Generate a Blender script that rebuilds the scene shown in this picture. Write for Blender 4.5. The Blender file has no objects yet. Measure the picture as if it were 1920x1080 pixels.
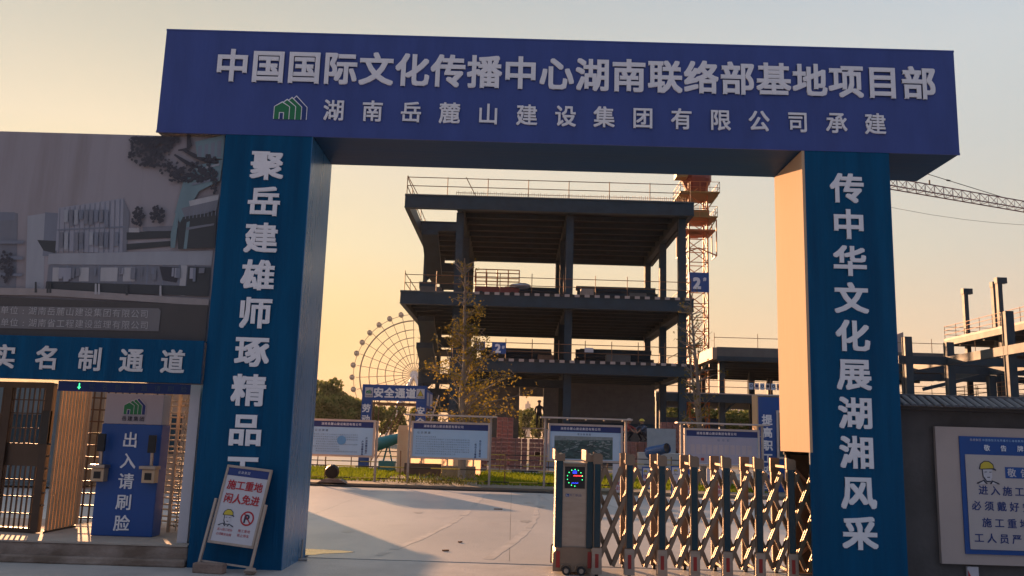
import bpy, math, random
import numpy as np
from mathutils import Vector, Matrix

# ------------------------------------------------------------------ camera, sky, sun, exposure
SC = bpy.context.scene
COL = SC.collection
EYE, FPX = 1.7, 1621.2
PITCH, ROLL, YAW = 0.1705, 0.0304, 0.0063
EXPO = 1.5
SUN_AZ, SUN_EL = math.radians(-26.5), math.radians(11)

def cam_axes():
    f = Vector((0, math.cos(PITCH), math.sin(PITCH))); r = Vector((1, 0, 0)); u = r.cross(f)
    c, s = math.cos(ROLL), math.sin(ROLL)
    r, u = r*c+u*s, u*c-r*s
    Z = Matrix.Rotation(YAW, 3, 'Z')
    return Z@r, Z@u, Z@f
CR, CU, CF = cam_axes()
cd = bpy.data.cameras.new('camera'); cam = bpy.data.objects.new('camera', cd); COL.objects.link(cam)
cd.sensor_width = 36; cd.lens = 36*FPX/1920; cd.clip_start = .1; cd.clip_end = 9000
m = Matrix((CR, CU, -CF)).transposed().to_4x4(); m.translation = (0, 0, EYE); cam.matrix_world = m
SC.camera = cam

def at(px, py, Y):
    d = CF+CR*((px-960)/FPX)+CU*((540-py)/FPX)
    p = Vector((0, 0, EYE))+d*(Y/d.y)
    return p.x, p.z
def lin(c):
    return tuple(((v/255)/12.92 if v/255 <= .04045 else ((v/255+.055)/1.055)**2.4) for v in c)

W = bpy.data.worlds.new('World'); SC.world = W; W.use_nodes = True
def build_world():
    nt = W.node_tree; N = nt.nodes; L = nt.links; N.clear()
    out = N.new('ShaderNodeOutputWorld')
    tc = N.new('ShaderNodeTexCoord'); sp = N.new('ShaderNodeSeparateXYZ'); L.new(tc.outputs['Generated'], sp.inputs[0])
    def math_(op, a, b=None, clamp=False):
        n = N.new('ShaderNodeMath'); n.operation = op; n.use_clamp = clamp
        for i, v in enumerate((a, b)):
            if v is None: continue
            if isinstance(v, (int, float)): n.inputs[i].default_value = v
            else: L.new(v, n.inputs[i])
        return n.outputs[0]
    sx, sy = math.sin(SUN_AZ), math.cos(SUN_AZ)
    h = math_('SQRT', math_('ADD', math_('MULTIPLY', sp.outputs[0], sp.outputs[0]), math_('MULTIPLY', sp.outputs[1], sp.outputs[1])))
    dt = math_('DIVIDE', math_('ADD', math_('MULTIPLY', sp.outputs[0], sx), math_('MULTIPLY', sp.outputs[1], sy)), math_('MAXIMUM', h, .001))
    ang = math_('ARCCOSINE', math_('MINIMUM', math_('MAXIMUM', dt, -1.0), 1.0))
    z = math_('MAXIMUM', sp.outputs[2], 0.0)
    def ramp(stops):
        r = N.new('ShaderNodeValToRGB'); e = r.color_ramp.elements
        while len(e) > 1: e.remove(e[0])
        for i, (deg, c) in enumerate(stops):
            el = e[0] if i == 0 else e.new(math.sin(math.radians(deg)))
            el.position = math.sin(math.radians(deg)); el.color = lin(c)+(1,)
        L.new(z, r.inputs[0]); return r.outputs[0]
    sunside = ramp([(0, (238, 168, 106)), (3, (250, 196, 122)), (6, (254, 214, 138)), (9, (254, 228, 164)), (12, (251, 235, 188)), (18, (244, 231, 203)), (23, (216, 213, 196)), (30, (182, 190, 186)), (55, (184, 195, 208)), (90, (172, 187, 208))])
    side = ramp([(0, (238, 194, 152)), (3, (240, 204, 164)), (6, (234, 211, 182)), (12, (217, 214, 200)), (18, (206, 212, 210)), (24, (206, 215, 219)), (30, (189, 206, 221)), (55, (176, 192, 214)), (90, (172, 187, 208))])
    back = ramp([(0, (134, 136, 152)), (10, (138, 146, 168)), (25, (144, 156, 180)), (55, (164, 178, 204)), (90, (172, 187, 208))])
    def mix(f, a, b):
        n = N.new('ShaderNodeMix'); n.data_type = 'RGBA'; L.new(f, n.inputs[0]); L.new(a, n.inputs[6]); L.new(b, n.inputs[7]); return n.outputs[2]
    def mr(v, a, b, smooth=True):
        n = N.new('ShaderNodeMapRange'); n.interpolation_type = 'SMOOTHSTEP' if smooth else 'LINEAR'
        n.inputs[1].default_value = a; n.inputs[2].default_value = b; L.new(v, n.inputs[0]); return n.outputs[0]
    c = mix(mr(ang, math.radians(2), math.radians(56), False), sunside, side)
    c = mix(mr(ang, math.radians(60), math.radians(130)), c, back)
    bg = N.new('ShaderNodeBackground'); bg.inputs[1].default_value = 0.92/2**EXPO; L.new(c, bg.inputs[0])
    sky = N.new('ShaderNodeTexSky'); sky.sky_type = 'NISHITA'; sky.sun_disc = False
    sky.sun_elevation = SUN_EL; sky.sun_rotation = SUN_AZ; sky.dust_density = 2
    b2 = N.new('ShaderNodeBackground'); b2.inputs[1].default_value = 0.0002; L.new(sky.outputs[0], b2.inputs[0])
    ad = N.new('ShaderNodeAddShader'); L.new(bg.outputs[0], ad.inputs[0]); L.new(b2.outputs[0], ad.inputs[1]); L.new(ad.outputs[0], out.inputs[0])
build_world()
sl = bpy.data.lights.new('sun', 'SUN'); so = bpy.data.objects.new('sun', sl); COL.objects.link(so)
sl.energy = 4.2; sl.angle = math.radians(.6); sl.color = (1, .53, .26)
tr = Vector((-math.sin(SUN_AZ)*math.cos(SUN_EL), -math.cos(SUN_AZ)*math.cos(SUN_EL), -math.sin(SUN_EL)))
so.rotation_euler = tr.to_track_quat('-Z', 'Y').to_euler(); so.location = (-20, 40, 30)
vs = SC.view_settings; vs.view_transform = 'Standard'; vs.look = 'None'; vs.exposure = EXPO; vs.gamma = 1; vs.use_curve_mapping = False
SC.cycles.max_bounces = 6; SC.cycles.diffuse_bounces = 3; SC.cycles.glossy_bounces = 3; SC.cycles.transparent_max_bounces = 8
SC.cycles.volume_bounces = 0
RND = random.Random(7)

# ------------------------------------------------------------------ materials
MATS = {}
def mat(name, col, rough=.6, metal=0., var=.12, scale=3., stretch=(1, 1, 1), bump=0., bscale=None, emit=0., spec=.5, coat=0., grime=None, gscale=.6, gthr=.5):
    """a Principled surface whose colour wanders with noise; grime = a second colour in patches"""
    if name in MATS: return MATS[name]
    M = bpy.data.materials.new(name); M.use_nodes = True; nt = M.node_tree; N = nt.nodes; L = nt.links
    b = N['Principled BSDF']
    b.inputs['Metallic'].default_value = metal; b.inputs['Specular IOR Level'].default_value = spec
    if coat: b.inputs['Coat Weight'].default_value = coat; b.inputs['Coat Roughness'].default_value = .15
    tc = N.new('ShaderNodeTexCoord'); mp = N.new('ShaderNodeMapping'); mp.inputs['Scale'].default_value = stretch
    L.new(tc.outputs['Object'], mp.inputs[0])
    n = N.new('ShaderNodeTexNoise'); n.inputs['Scale'].default_value = scale; n.inputs['Detail'].default_value = 5; n.inputs['Roughness'].default_value = .6
    L.new(mp.outputs[0], n.inputs[0])
    r = N.new('ShaderNodeMapRange'); r.inputs[1].default_value = .25; r.inputs[2].default_value = .75; r.inputs[3].default_value = 1-var; r.inputs[4].default_value = 1+var
    L.new(n.outputs[0], r.inputs[0])
    mx = N.new('ShaderNodeMix'); mx.data_type = 'RGBA'; mx.blend_type = 'MULTIPLY'; mx.inputs[0].default_value = 1
    mx.inputs[6].default_value = tuple(col)+(1,); L.new(r.outputs[0], mx.inputs[7]); c = mx.outputs[2]
    if grime:
        g = N.new('ShaderNodeTexNoise'); g.inputs['Scale'].default_value = gscale; g.inputs['Detail'].default_value = 6; g.inputs['Roughness'].default_value = .65
        L.new(mp.outputs[0], g.inputs[0])
        gr = N.new('ShaderNodeMapRange'); gr.inputs[1].default_value = gthr-.08; gr.inputs[2].default_value = gthr+.14; L.new(g.outputs[0], gr.inputs[0])
        m2 = N.new('ShaderNodeMix'); m2.data_type = 'RGBA'; L.new(gr.outputs[0], m2.inputs[0]); L.new(c, m2.inputs[6]); m2.inputs[7].default_value = tuple(grime)+(1,); c = m2.outputs[2]
    L.new(c, b.inputs['Base Color'])
    rr = N.new('ShaderNodeMapRange'); rr.inputs[3].default_value = max(.02, rough-.08); rr.inputs[4].default_value = min(1, rough+.08); L.new(n.outputs[0], rr.inputs[0]); L.new(rr.outputs[0], b.inputs['Roughness'])
    if bump:
        bn = N.new('ShaderNodeTexNoise'); bn.inputs['Scale'].default_value = bscale or scale*6; bn.inputs['Detail'].default_value = 4; L.new(mp.outputs[0], bn.inputs[0])
        bp = N.new('ShaderNodeBump'); bp.inputs['Strength'].default_value = bump; bp.inputs['Distance'].default_value = .02; L.new(bn.outputs[0], bp.inputs['Height']); L.new(bp.outputs[0], b.inputs['Normal'])
    if emit: b.inputs['Emission Color'].default_value = tuple(col)+(1,); b.inputs['Emission Strength'].default_value = emit
    MATS[name] = M; return M
def leafmat(name, cols, trans=.35):
    if name in MATS: return MATS[name]
    M = bpy.data.materials.new(name); M.use_nodes = True; nt = M.node_tree; N = nt.nodes; L = nt.links; N.clear()
    o = N.new('ShaderNodeOutputMaterial'); tc = N.new('ShaderNodeTexCoord'); ns = N.new('ShaderNodeTexNoise'); ns.inputs['Scale'].default_value = 2.2; ns.inputs['Detail'].default_value = 8
    ns.inputs['Roughness'].default_value = .8; L.new(tc.outputs['Object'], ns.inputs[0]); r = N.new('ShaderNodeValToRGB'); e = r.color_ramp.elements
    while len(e) > 1: e.remove(e[0])
    for i, c in enumerate(cols):
        p = .3+.4*i/max(1, len(cols)-1); el = e[0] if i == 0 else e.new(p); el.position = p; el.color = tuple(c)+(1,)
    L.new(ns.outputs[0], r.inputs[0])
    d = N.new('ShaderNodeBsdfDiffuse'); t = N.new('ShaderNodeBsdfTranslucent'); mx = N.new('ShaderNodeMixShader'); mx.inputs[0].default_value = trans
    L.new(r.outputs[0], d.inputs[0]); L.new(r.outputs[0], t.inputs[0]); L.new(d.outputs[0], mx.inputs[1]); L.new(t.outputs[0], mx.inputs[2]); L.new(mx.outputs[0], o.inputs[0])
    MATS[name] = M; return M

BLUEV = mat('violet blue banner cloth', (.050, .080, .27), .6, spec=.3, var=.16, scale=1.5, stretch=(2, 2, .5), bump=.25, bscale=9)
BLUE = mat('blue banner cloth', (.001, .072, .17), .55, spec=.12, var=.20, scale=1.2, stretch=(5, 5, .35), bump=.35, bscale=8, grime=(.001, .052, .13), gscale=.8, gthr=.55)
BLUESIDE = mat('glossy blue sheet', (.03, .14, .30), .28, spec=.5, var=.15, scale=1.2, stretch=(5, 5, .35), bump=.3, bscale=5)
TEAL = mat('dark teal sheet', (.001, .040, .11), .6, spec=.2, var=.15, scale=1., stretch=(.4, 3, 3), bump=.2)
PALE = mat('sunset tinted sheet', (.52, .36, .235), .8, spec=.1, var=.05, scale=1, stretch=(4, 4, .4), bump=.15, bscale=5)  # sunset reflection on the right pillar's inner side put into the base colour
PRINT = mat('white print', (.76, .76, .80), .6, var=.04)
PRINT2 = mat('faded white print', (.60, .60, .62), .6, var=.06)
GREEN = mat('logo green', (.01, .17, .06), .5, var=.05)
BLACK = mat('black paint', (.01, .01, .012), .5, var=.2)
DARK = mat('dark void steel', (.012, .011, .011), .8, var=.3)
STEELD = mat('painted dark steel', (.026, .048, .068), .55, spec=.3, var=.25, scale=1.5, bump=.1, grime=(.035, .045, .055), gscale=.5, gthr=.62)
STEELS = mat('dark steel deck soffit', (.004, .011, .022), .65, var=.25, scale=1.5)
STAIN = mat('stainless gate steel', (.25, .185, .135), .5, .8, var=.15, scale=4, bump=.05)
STAIN2 = mat('brushed steel', (.40, .33, .27), .42, .9, var=.15, scale=3, stretch=(1, 1, 6))
GLASSB = mat('dark teal gloss strip', (.002, .032, .05), .22, 0., var=.2, spec=.4, coat=.15)
RED = mat('red reflector', (.28, .02, .015), .35, var=.15)
REDT = mat('red print', (.40, .008, .02), .6, var=.05)
WHITE = mat('white board', (.52, .50, .54), .5, var=.05, scale=2)
CREAMP = mat('cream board', (.43, .35, .32), .6, var=.07, scale=1.5, grime=(.33, .27, .25), gscale=.8, gthr=.6)
NAVY = mat('navy print', (.012, .035, .17), .6, var=.08)
INK = mat('ink print', (.02, .025, .05), .6, var=.05)
YELLOW = mat('yellow print', (.55, .42, .04), .6, var=.06)
ALU = mat('aluminium frame', (.50, .45, .42), .38, .6, var=.12, scale=2)
GALV = mat('galvanised post', (.40, .36, .33), .45, .5, var=.15)
WOODL = mat('pale timber frame', (.38, .30, .25), .65, var=.15, scale=3, stretch=(6, 6, .6))
CONC = mat('yard concrete', (.47, .45, .43), .42, var=.13, scale=1.1, stretch=(1, .45, 1), bump=.25, bscale=30, grime=(.35, .345, .34), gscale=.55, gthr=.50)
CONC2 = mat('worn apron concrete', (.44, .415, .395), .5, var=.14, scale=1.3, bump=.4, bscale=25, grime=(.32, .305, .295), gscale=.9, gthr=.52)
EARTH = mat('packed earth', (.20, .17, .14), .9, var=.2, scale=.3, bump=.5, grime=(.14, .13, .09), gscale=.1)
RENDER = mat('dirty render wall', (.10, .09, .088), .85, var=.16, scale=1.6, bump=.5, bscale=18, grime=(.07, .063, .06), gscale=1.0, gthr=.50)
STEP = mat('stained step concrete', (.33, .26, .22), .85, var=.2, scale=2.2, stretch=(1, 1, 2), bump=.5, bscale=14, grime=(.17, .12, .09), gscale=1.7, gthr=.5)
TILEF = mat('pale floor tile', (.40, .34, .29), .8, spec=.15, var=.08, scale=2)
TILER = mat('grey roof tile', (.09, .09, .10), .6, var=.2, scale=6)
BRONZE = mat('bronze bars', (.50, .37, .25), .5, .5, var=.15, scale=3)
BRONZED = mat('dark bronze frame', (.07, .048, .036), .5, .4, var=.2, scale=3)
BRICK = mat('red hollow brick', (.45, .20, .17), .85, var=.22, scale=5, bump=.3, grime=(.32, .18, .15), gscale=3)
BLOCKW = mat('grey block wall', (.13, .125, .12), .9, var=.2, scale=1.5)
CRANE = mat('orange crane steel', (.50, .14, .035), .5, var=.2, scale=.6)
CRANEY = mat('yellow crane platform', (.26, .14, .03), .55, var=.2, scale=.6)
CRANER = mat('dark red crane paint', (.22, .035, .025), .5, var=.15)
WOOD = mat('bark', (.11, .085, .065), .9, var=.25, scale=8, bump=.5)
BARKL = mat('pale bark', (.20, .165, .14), .9, var=.25, scale=8, bump=.5)
GINK = leafmat('yellow ginkgo leaves', [(.09, .085, .02), (.27, .20, .04), (.40, .28, .05), (.32, .17, .04)])
GINK2 = leafmat('olive brown leaves', [(.07, .07, .02), (.16, .13, .035), (.24, .17, .04)])
LEAFD = leafmat('green foliage', [(.07, .085, .03), (.17, .19, .06), (.26, .25, .09)], .55)
GRASSM = leafmat('grass blades', [(.10, .14, .015), (.20, .25, .02), (.28, .30, .03)], .4)
WEED = leafmat('weeds', [(.06, .07, .02), (.12, .12, .04), (.20, .16, .07)], .3)
ORANGE = mat('sunlit parapet tint', (.34, .24, .18), .6, var=.06, scale=1)  # orange of the low sun put into the parapet colour
YPIPE = mat('yellow pipe', (.42, .32, .05), .5, var=.15)
RUST = mat('rusty scaffold tube', (.20, .11, .065), .6, .4, var=.25, scale=5)
SKYBL = mat('blue sheet', (.03, .10, .28), .5, var=.1)
SKIN = mat('skin', (.32, .17, .11), .6, var=.05)
SIGNB = mat('sign blue', (.006, .065, .27), .45, var=.08, scale=2)
LBLUE = mat('pale blue poster', (.40, .60, .80), .5, var=.05, scale=2)
TURQ = mat('turquoise paint', (.03, .18, .20), .5, var=.15)

# ------------------------------------------------------------------ builders
ORI = {}
def tag(o, label=None, cat=None, group=None, kind=None):
    if label: o['label'] = label
    if cat: o['category'] = cat
    if group: o['group'] = group
    if kind: o['kind'] = kind
    return o
def thing(name, loc, label, cat, group=None):
    o = bpy.data.objects.new(name, None); COL.objects.link(o); o.location = loc; o.empty_display_size = .2
    ORI[o.name] = Vector(loc); return tag(o, label, cat, group)
class MB:
    def __init__(s): s.v = []; s.f = []; s.mi = []; s.m = []
    def _m(s, m):
        if m is None: return 0
        if m not in s.m: s.m.append(m)
        return s.m.index(m)
    def add(s, vs, fs, m=None):
        b = len(s.v); k = s._m(m); s.v += [tuple(p) for p in vs]; s.f += [tuple(b+i for i in f) for f in fs]; s.mi += [k]*len(fs); return s
    def box(s, x0, x1, y0, y1, z0, z1, m=None):
        return s.add([(x0, y0, z0), (x1, y0, z0), (x1, y1, z0), (x0, y1, z0), (x0, y0, z1), (x1, y0, z1), (x1, y1, z1), (x0, y1, z1)],
                     [(0, 3, 2, 1), (4, 5, 6, 7), (0, 1, 5, 4), (1, 2, 6, 5), (2, 3, 7, 6), (3, 0, 4, 7)], m)
    def bar(s, p, q, w, h=None, m=None, up=(0, 0, 1)):
        p, q = Vector(p), Vector(q); d = (q-p); 
        if d.length < 1e-6: return s
        d.normalize(); u = Vector(up)
        if abs(d.dot(u)) > .98: u = Vector((0, 1, 0))
        a = d.cross(u).normalized(); b = a.cross(d); h = h or w; a *= w/2; b *= h/2
        return s.add([p-a-b, p+a-b, p+a+b, p-a+b, q-a-b, q+a-b, q+a+b, q-a+b], [(0, 3, 2, 1), (4, 5, 6, 7), (0, 1, 5, 4), (1, 2, 6, 5), (2, 3, 7, 6), (3, 0, 4, 7)], m)
    def tube(s, pts, rs, n=8, m=None, cap=True):
        pts = [Vector(p) for p in pts]
        if not hasattr(rs, '__len__'): rs = [rs]*len(pts)
        vs = []; fs = []; ref = None
        for i, p in enumerate(pts):
            d = (pts[min(i+1, len(pts)-1)]-pts[max(i-1, 0)]).normalized()
            if ref is None: ref = Vector((0, 0, 1)) if abs(d.z) < .9 else Vector((1, 0, 0))
            a = d.cross(ref).normalized(); b = d.cross(a); 
            for k in range(n): t = 2*math.pi*k/n; vs.append(p+(a*math.cos(t)+b*math.sin(t))*rs[i])
        for i in range(len(pts)-1):
            for k in range(n): fs.append((i*n+k, i*n+(k+1) % n, (i+1)*n+(k+1) % n, (i+1)*n+k))
        if cap: fs += [tuple(range(n)), tuple(range((len(pts)-1)*n+n-1, (len(pts)-1)*n-1, -1))]
        return s.add(vs, fs, m)
    def poly(s, pts, m=None): return s.add(pts, [tuple(range(len(pts)))], m)
    def prism(s, pts, d, m=None):
        n = len(pts); d = Vector(d); return s.add([Vector(p) for p in pts]+[Vector(p)+d for p in pts], [tuple(range(n)), tuple(range(2*n-1, n-1, -1))]+[(i, (i+1) % n+0, n+(i+1) % n, n+i) for i in range(n)], m)
    def disc(s, c, r, n=20, m=None, r2=0):   # facing -y
        if r2:
            vs = [(c[0]+rr*math.cos(2*math.pi*k/n), c[1], c[2]+rr*math.sin(2*math.pi*k/n)) for rr in (r, r2) for k in range(n)]
            return s.add(vs, [(k, (k+1) % n, n+(k+1) % n, n+k) for k in range(n)], m)
        return s.poly([(c[0]+r*math.cos(2*math.pi*k/n), c[1], c[2]+r*math.sin(2*math.pi*k/n)) for k in range(n)], m)
    def build(s, name, m=None, parent=None, kind=None, smooth=False, bevel=0, loc=None, local=False):
        o0 = Vector((0, 0, 0))
        if parent is not None: o0 = ORI.get(parent.name, o0)
        if loc is not None: o0 = Vector(loc)
        me = bpy.data.meshes.new(name)
        vs = s.v if local else [(p[0]-o0.x, p[1]-o0.y, p[2]-o0.z) for p in s.v]
        me.from_pydata(vs, [], s.f)
        if s.m and m is None:
            for q in s.m: me.materials.append(q)
            me.polygons.foreach_set('material_index', s.mi)
        else: me.materials.append(m)
        if smooth: me.polygons.foreach_set('use_smooth', [True]*len(me.polygons))
        me.update(); o = bpy.data.objects.new(name, me); COL.objects.link(o)
        if parent is not None: o.parent = parent; ORI[o.name] = o0
        elif loc is not None: o.location = loc; ORI[o.name] = o0
        if bevel:
            b = o.modifiers.new('bevel', 'BEVEL'); b.width = bevel; b.segments = 2; b.limit_method = 'ANGLE'
        if kind: o['kind'] = kind
        return o
def box(x0, x1, y0, y1, z0, z1, m=None): return MB().box(x0, x1, y0, y1, z0, z1, m)
def dup(root, delta, label=None):
    r = root.copy(); COL.objects.link(r); r.location = root.location+Vector(delta)
    if label: r['label'] = label
    ORI[r.name] = r.location.copy()
    for ch in root.children:
        c = ch.copy(); COL.objects.link(c); c.parent = r
        for g in ch.children:
            d = g.copy(); COL.objects.link(d); d.parent = c
    return r

# text: glyph outlines from Blender's own font turned into flat mesh letters
GL = {}
def glyph(ch):
    if ch not in GL:
        c = bpy.data.curves.new('glyph', 'FONT'); c.body = ch; c.resolution_u = 2
        o = bpy.data.objects.new('glyph', c); COL.objects.link(o)
        me = bpy.data.meshes.new_from_object(o.evaluated_get(bpy.context.evaluated_depsgraph_get()))
        GL[ch] = ([tuple(v.co) for v in me.vertices], [tuple(p.vertices) for p in me.polygons])
        bpy.data.objects.remove(o); bpy.data.curves.remove(c); bpy.data.meshes.remove(me)
    return GL[ch]
def put(mb, ch, x, y, z, h, off=.022, sx=1., m=None, thick=0):
    """one character centred at x, z on the plane y, facing -y, h = glyph height"""
    vs, fs = glyph(ch); s = h/.93; asc = ord(ch) < 256
    if not vs: return
    cx = .5 if not asc else sum((min(v[0] for v in vs), max(v[0] for v in vs)))/2
    # the stroke is widened by laying shifted copies of the outline over each other
    sh = [(0, 0)] if off < .015 or h < .06 else [(off*a_, off*b_) for a_, b_ in ((-1, -1), (0, -1), (1, -1), (1, 0), (1, 1), (0, 1), (-1, 1), (-1, 0))] if h > .2 else [(-off*.8, -off*.6), (off*.8, off*.6), (-off*.8, off*.6), (off*.8, -off*.6)]
    rim = []
    if thick:
        ed = {}
        for f in fs:
            for i in range(len(f)):
                e = (f[i], f[(i+1) % len(f)]); k = tuple(sorted(e)); ed.setdefault(k, []).append(e)
        rim = [v[0] for v in ed.values() if len(v) == 1]
    for j, (dx, dz) in enumerate(sh):
        b = [(x+(v[0]-cx+dx)*s*sx, y-j*.00035, z+(v[1]-.38+dz)*s) for v in vs]; n = len(b)
        mb.add(b, fs, m)
        if thick: mb.add(b+[(p[0], y+thick, p[2]) for p in b], [(e[0], e[1], n+e[1], n+e[0]) for e in rim], m)
def line(mb, txt, x0, x1, y, z, h, z1=None, off=.022, sx=1., m=None):
    n = len(txt); z1 = z if z1 is None else z1
    for i, ch in enumerate(txt):
        t = (i+.5)/n
        if ch != ' ': put(mb, ch, x0+(x1-x0)*t, y, z+(z1-z)*t, h, off, sx, m)
def logo(mb, x, z, w, y, mg=None, mo=None):
    """nested gabled house outlines, the green builder's emblem"""
    mg = mg or GREEN; mo = mo or PRINT; h = w*.72
    def gable(x0, x1, zb, ze, zt, mm, yy):
        mb.poly([(x0, yy, zb), (x1, yy, zb), (x1, yy, ze), ((x0+x1)/2, yy, zt), (x0, yy, ze)], mm)
    b = z-h/2
    for k, (s0, s1, p, e) in enumerate(((.30, 1., 1., .55), (.20, .84, .93, .56), (.10, .66, .84, .57), (0, .48, .72, .55))):
        X0, X1 = x-w/2+w*s0, x-w/2+w*s1
        gable(X0, X1, b, b+h*e, b+h*(p+.06), mo, y-.0010*k)
        gable(X0+w*.022, X1-w*.022, b, b+h*(e-.01), b+h*p, mg if k else NAVY, y-.0010*k-.0005)
    X = x-w/2+w*.24
    mb.poly([(X-w*.075, y-.006, b), (X+w*.075, y-.006, b), (X+w*.075, y-.006, b+h*.3), (X-w*.075, y-.006, b+h*.3)], mo)
    mb.poly([(X-w*.05, y-.0065, b), (X+w*.05, y-.0065, b), (X+w*.05, y-.0065, b+h*.27), (X-w*.05, y-.0065, b+h*.27)], NAVY)
def worker_face(mb, x, z, h, y):
    """printed head of a worker with a yellow helmet"""
    def P(pts, m, k): mb.poly([(x+a*h, y-.0006*k, z+b*h) for a, b in pts], m)
    P([(-.22, -.05), (-.20, -.28), (-.08, -.40), (.12, -.36), (.19, -.2), (.2, .12), (-.2, .12)], WHITE, 1)
    P([(-.34, .10), (-.36, .14), (-.30, .34), (-.12, .47), (.08, .47), (.26, .34), (.30, .16), (.38, .10), (.36, .06), (.2, .12), (-.22, .10)], INK, 2)
    P([(-.30, .13), (-.26, .32), (-.11, .43), (.07, .43), (.22, .32), (.27, .17)], YELLOW, 3)
    for a, b in ((-.13, -.03), (.07, -.03)): P([(a, .04+b), (a+.1, .05+b), (a+.1, .02+b), (a, .01+b)], INK, 4)
    P([(-.03, -.20), (.09, -.20), (.09, -.235), (-.03, -.235)], INK, 4); P([(-.24, .1), (-.2, .1), (-.17, -.25), (-.22, -.22)], INK, 4)
    P([(-.2, -.25), (-.06, -.42), (.12, -.4), (.1, -.36), (-.05, -.37), (-.15, -.2)], INK, 4)
    P([(-.5, -.5), (-.46, -.44), (-.16, -.32), (-.02, -.5)], INK, 5); P([(-.42, -.5), (-.2, -.38), (-.1, -.5)], WHITE, 6)
    P([(.5, -.5), (.44, -.44), (.16, -.34), (.06, -.5)], INK, 5); P([(.4, -.5), (.2, -.4), (.14, -.5)], WHITE, 6)

# ------------------------------------------------------------------ ground
D = 11.04
MB().poly([(-4000, -60, -.07), (4000, -60, -.07), (4000, 5000, -.07), (-4000, 5000, -.07)]).build('ground', EARTH, kind='structure')
road = box(-60, 60, -30, 12.18, -.06, 0).build('road', CONC2, kind='structure')
trk = box(-2.75, 3.7, 12.19, 12.40, -.05, .008).build('gate_track', CONC, kind='structure')
yard = box(-60, 60, 12.18, 27.6, -.065, -.03).build('yard', EARTH, kind='structure')
xs = [-36.36, -32.3, -28.26, -24.2, -20.2, -16.16, -12.12, -8.08, -4.08, 0, 4.05, 8.1, 12.15, 16.2, 20.2, 24.3]; ys = [12.41, 18.2, 23.1, 27.6]
for i in range(len(xs)-1):
    for j in range(3):
        a = box(xs[i]+.003, xs[i+1]-.003, ys[j]+.003, ys[j+1]-.003, -.03, 0); a.build('concrete_slab', CONC, yard)
box(-60, 60, 41.5, 60, -.068, -.01).build('site_road', CONC, kind='structure')
# wheel scuffs and debris on the yard
for k, (x, y, l, a) in enumerate(((1.0, 15.2, .2, .1), (-.95, 13.3, .10, .5), (-.8, 14.4, .07, .9), (-.3, 21, .2, .1))):
    c, s = math.cos(a)*l/2, math.sin(a)*l/2
    o = MB().bar((x-c, y-s, .014), (x+c, y+s, .014), .035, .02).build('wood_chip', RUST, loc=(x, y, 0))
    tag(o, ('dark wood chip lying alone on the yard left of the gate motor', 'small dark wood chip nearest the gate track in the opening', 'tiny wood chip just behind the chip nearest the gate track', 'dark wood chip far back in the middle of the yard')[k], 'debris')
TRK = mat('tyre dust', (.40, .385, .37), .5, var=.25, scale=3); SPOT = mat('oil stain', (.34, .33, .315), .4, var=.2)
q = MB(); rr1 = random.Random(21)
for x0_, a_, wv in ((-1.9, .10, .16), (-.35, .10, .16), (1.9, -.06, .14), (3.3, -.06, .14)):
    n_ = 40; vs_ = []
    for k in range(n_+1):
        y_ = 12.6+14.6*k/n_; x_ = x0_+a_*(y_-12.5)+.25*math.sin((y_-12)*.3); e_ = wv*.5*rr1.uniform(.5, 1.1); vs_ += [(x_-e_, y_, .0035), (x_+e_, y_, .0035)]
    q.add(vs_, [(2*k, 2*k+1, 2*k+3, 2*k+2) for k in range(n_) if rr1.random() < .93])
tag(q.build('tyre_marks', TRK, kind='stuff'), 'faint broken tyre tracks running across the concrete yard', 'tyre marks')
q = MB()
for k in range(12):
    x_, y_, r_ = rr1.uniform(-3.5, 3.6), rr1.uniform(12.7, 26.5), rr1.uniform(.03, .16)
    q.poly([(x_+r_*rr1.uniform(.6, 1.3)*math.cos(j*.7), y_+r_*2*rr1.uniform(.6, 1.3)*math.sin(j*.7), .0045) for j in range(9)])
tag(q.build('yard_stains', SPOT, kind='stuff'), 'small dark stains spotting the concrete yard', 'stains')
PUD = mat('puddle water', (.05, .045, .04), .03, var=.1, spec=.9)
pp = [(-3.05, 12.42), (-2.72, 12.46), (-2.62, 12.62), (-2.38, 12.75), (-2.22, 12.9), (-2.4, 13.0), (-2.7, 13.04), (-3.2, 13.1)]
o = MB().poly([(a, b, .004) for a, b in pp]).build('puddle', PUD, kind='stuff'); tag(o, 'small shallow puddle behind the left gate pillar reflecting the sky', 'puddle')

# ------------------------------------------------------------------ gate portal
gate = thing('gate_portal', (.47, D, 0), 'large blue construction site gateway with white lettering along its beam', 'gateway')
XL, XR, ZT, ZB, T = -4.89, 5.83, 7.04, 5.585, 1.24
mb = MB(); mb.box(XL, XR, D, D+T, ZB, ZT)
beam = MB()
beam.add([(XL, D, ZB), (XR, D, ZB), (XR, D, ZT), (XL, D, ZT)], [(0, 1, 2, 3)], BLUEV)
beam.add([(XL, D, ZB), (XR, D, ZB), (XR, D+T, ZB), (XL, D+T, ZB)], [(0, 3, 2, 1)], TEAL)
beam.add([(XL, D, ZT), (XR, D, ZT), (XR, D+T, ZT), (XL, D+T, ZT)], [(0, 1, 2, 3)], BLUEV)
beam.add([(XL, D+T, ZB), (XR, D+T, ZB), (XR, D+T, ZT), (XL, D+T, ZT)], [(0, 3, 2, 1)], BLUEV)
beam.add([(XL, D, ZB), (XL, D+T, ZB), (XL, D+T, ZT), (XL, D, ZT)], [(0, 3, 2, 1)], BLUEV)
beam.add([(XR, D, ZB), (XR, D+T, ZB), (XR, D+T, ZT), (XR, D, ZT)], [(0, 1, 2, 3)], BLUEV)
bo = beam.build('beam', None, gate)
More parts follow.
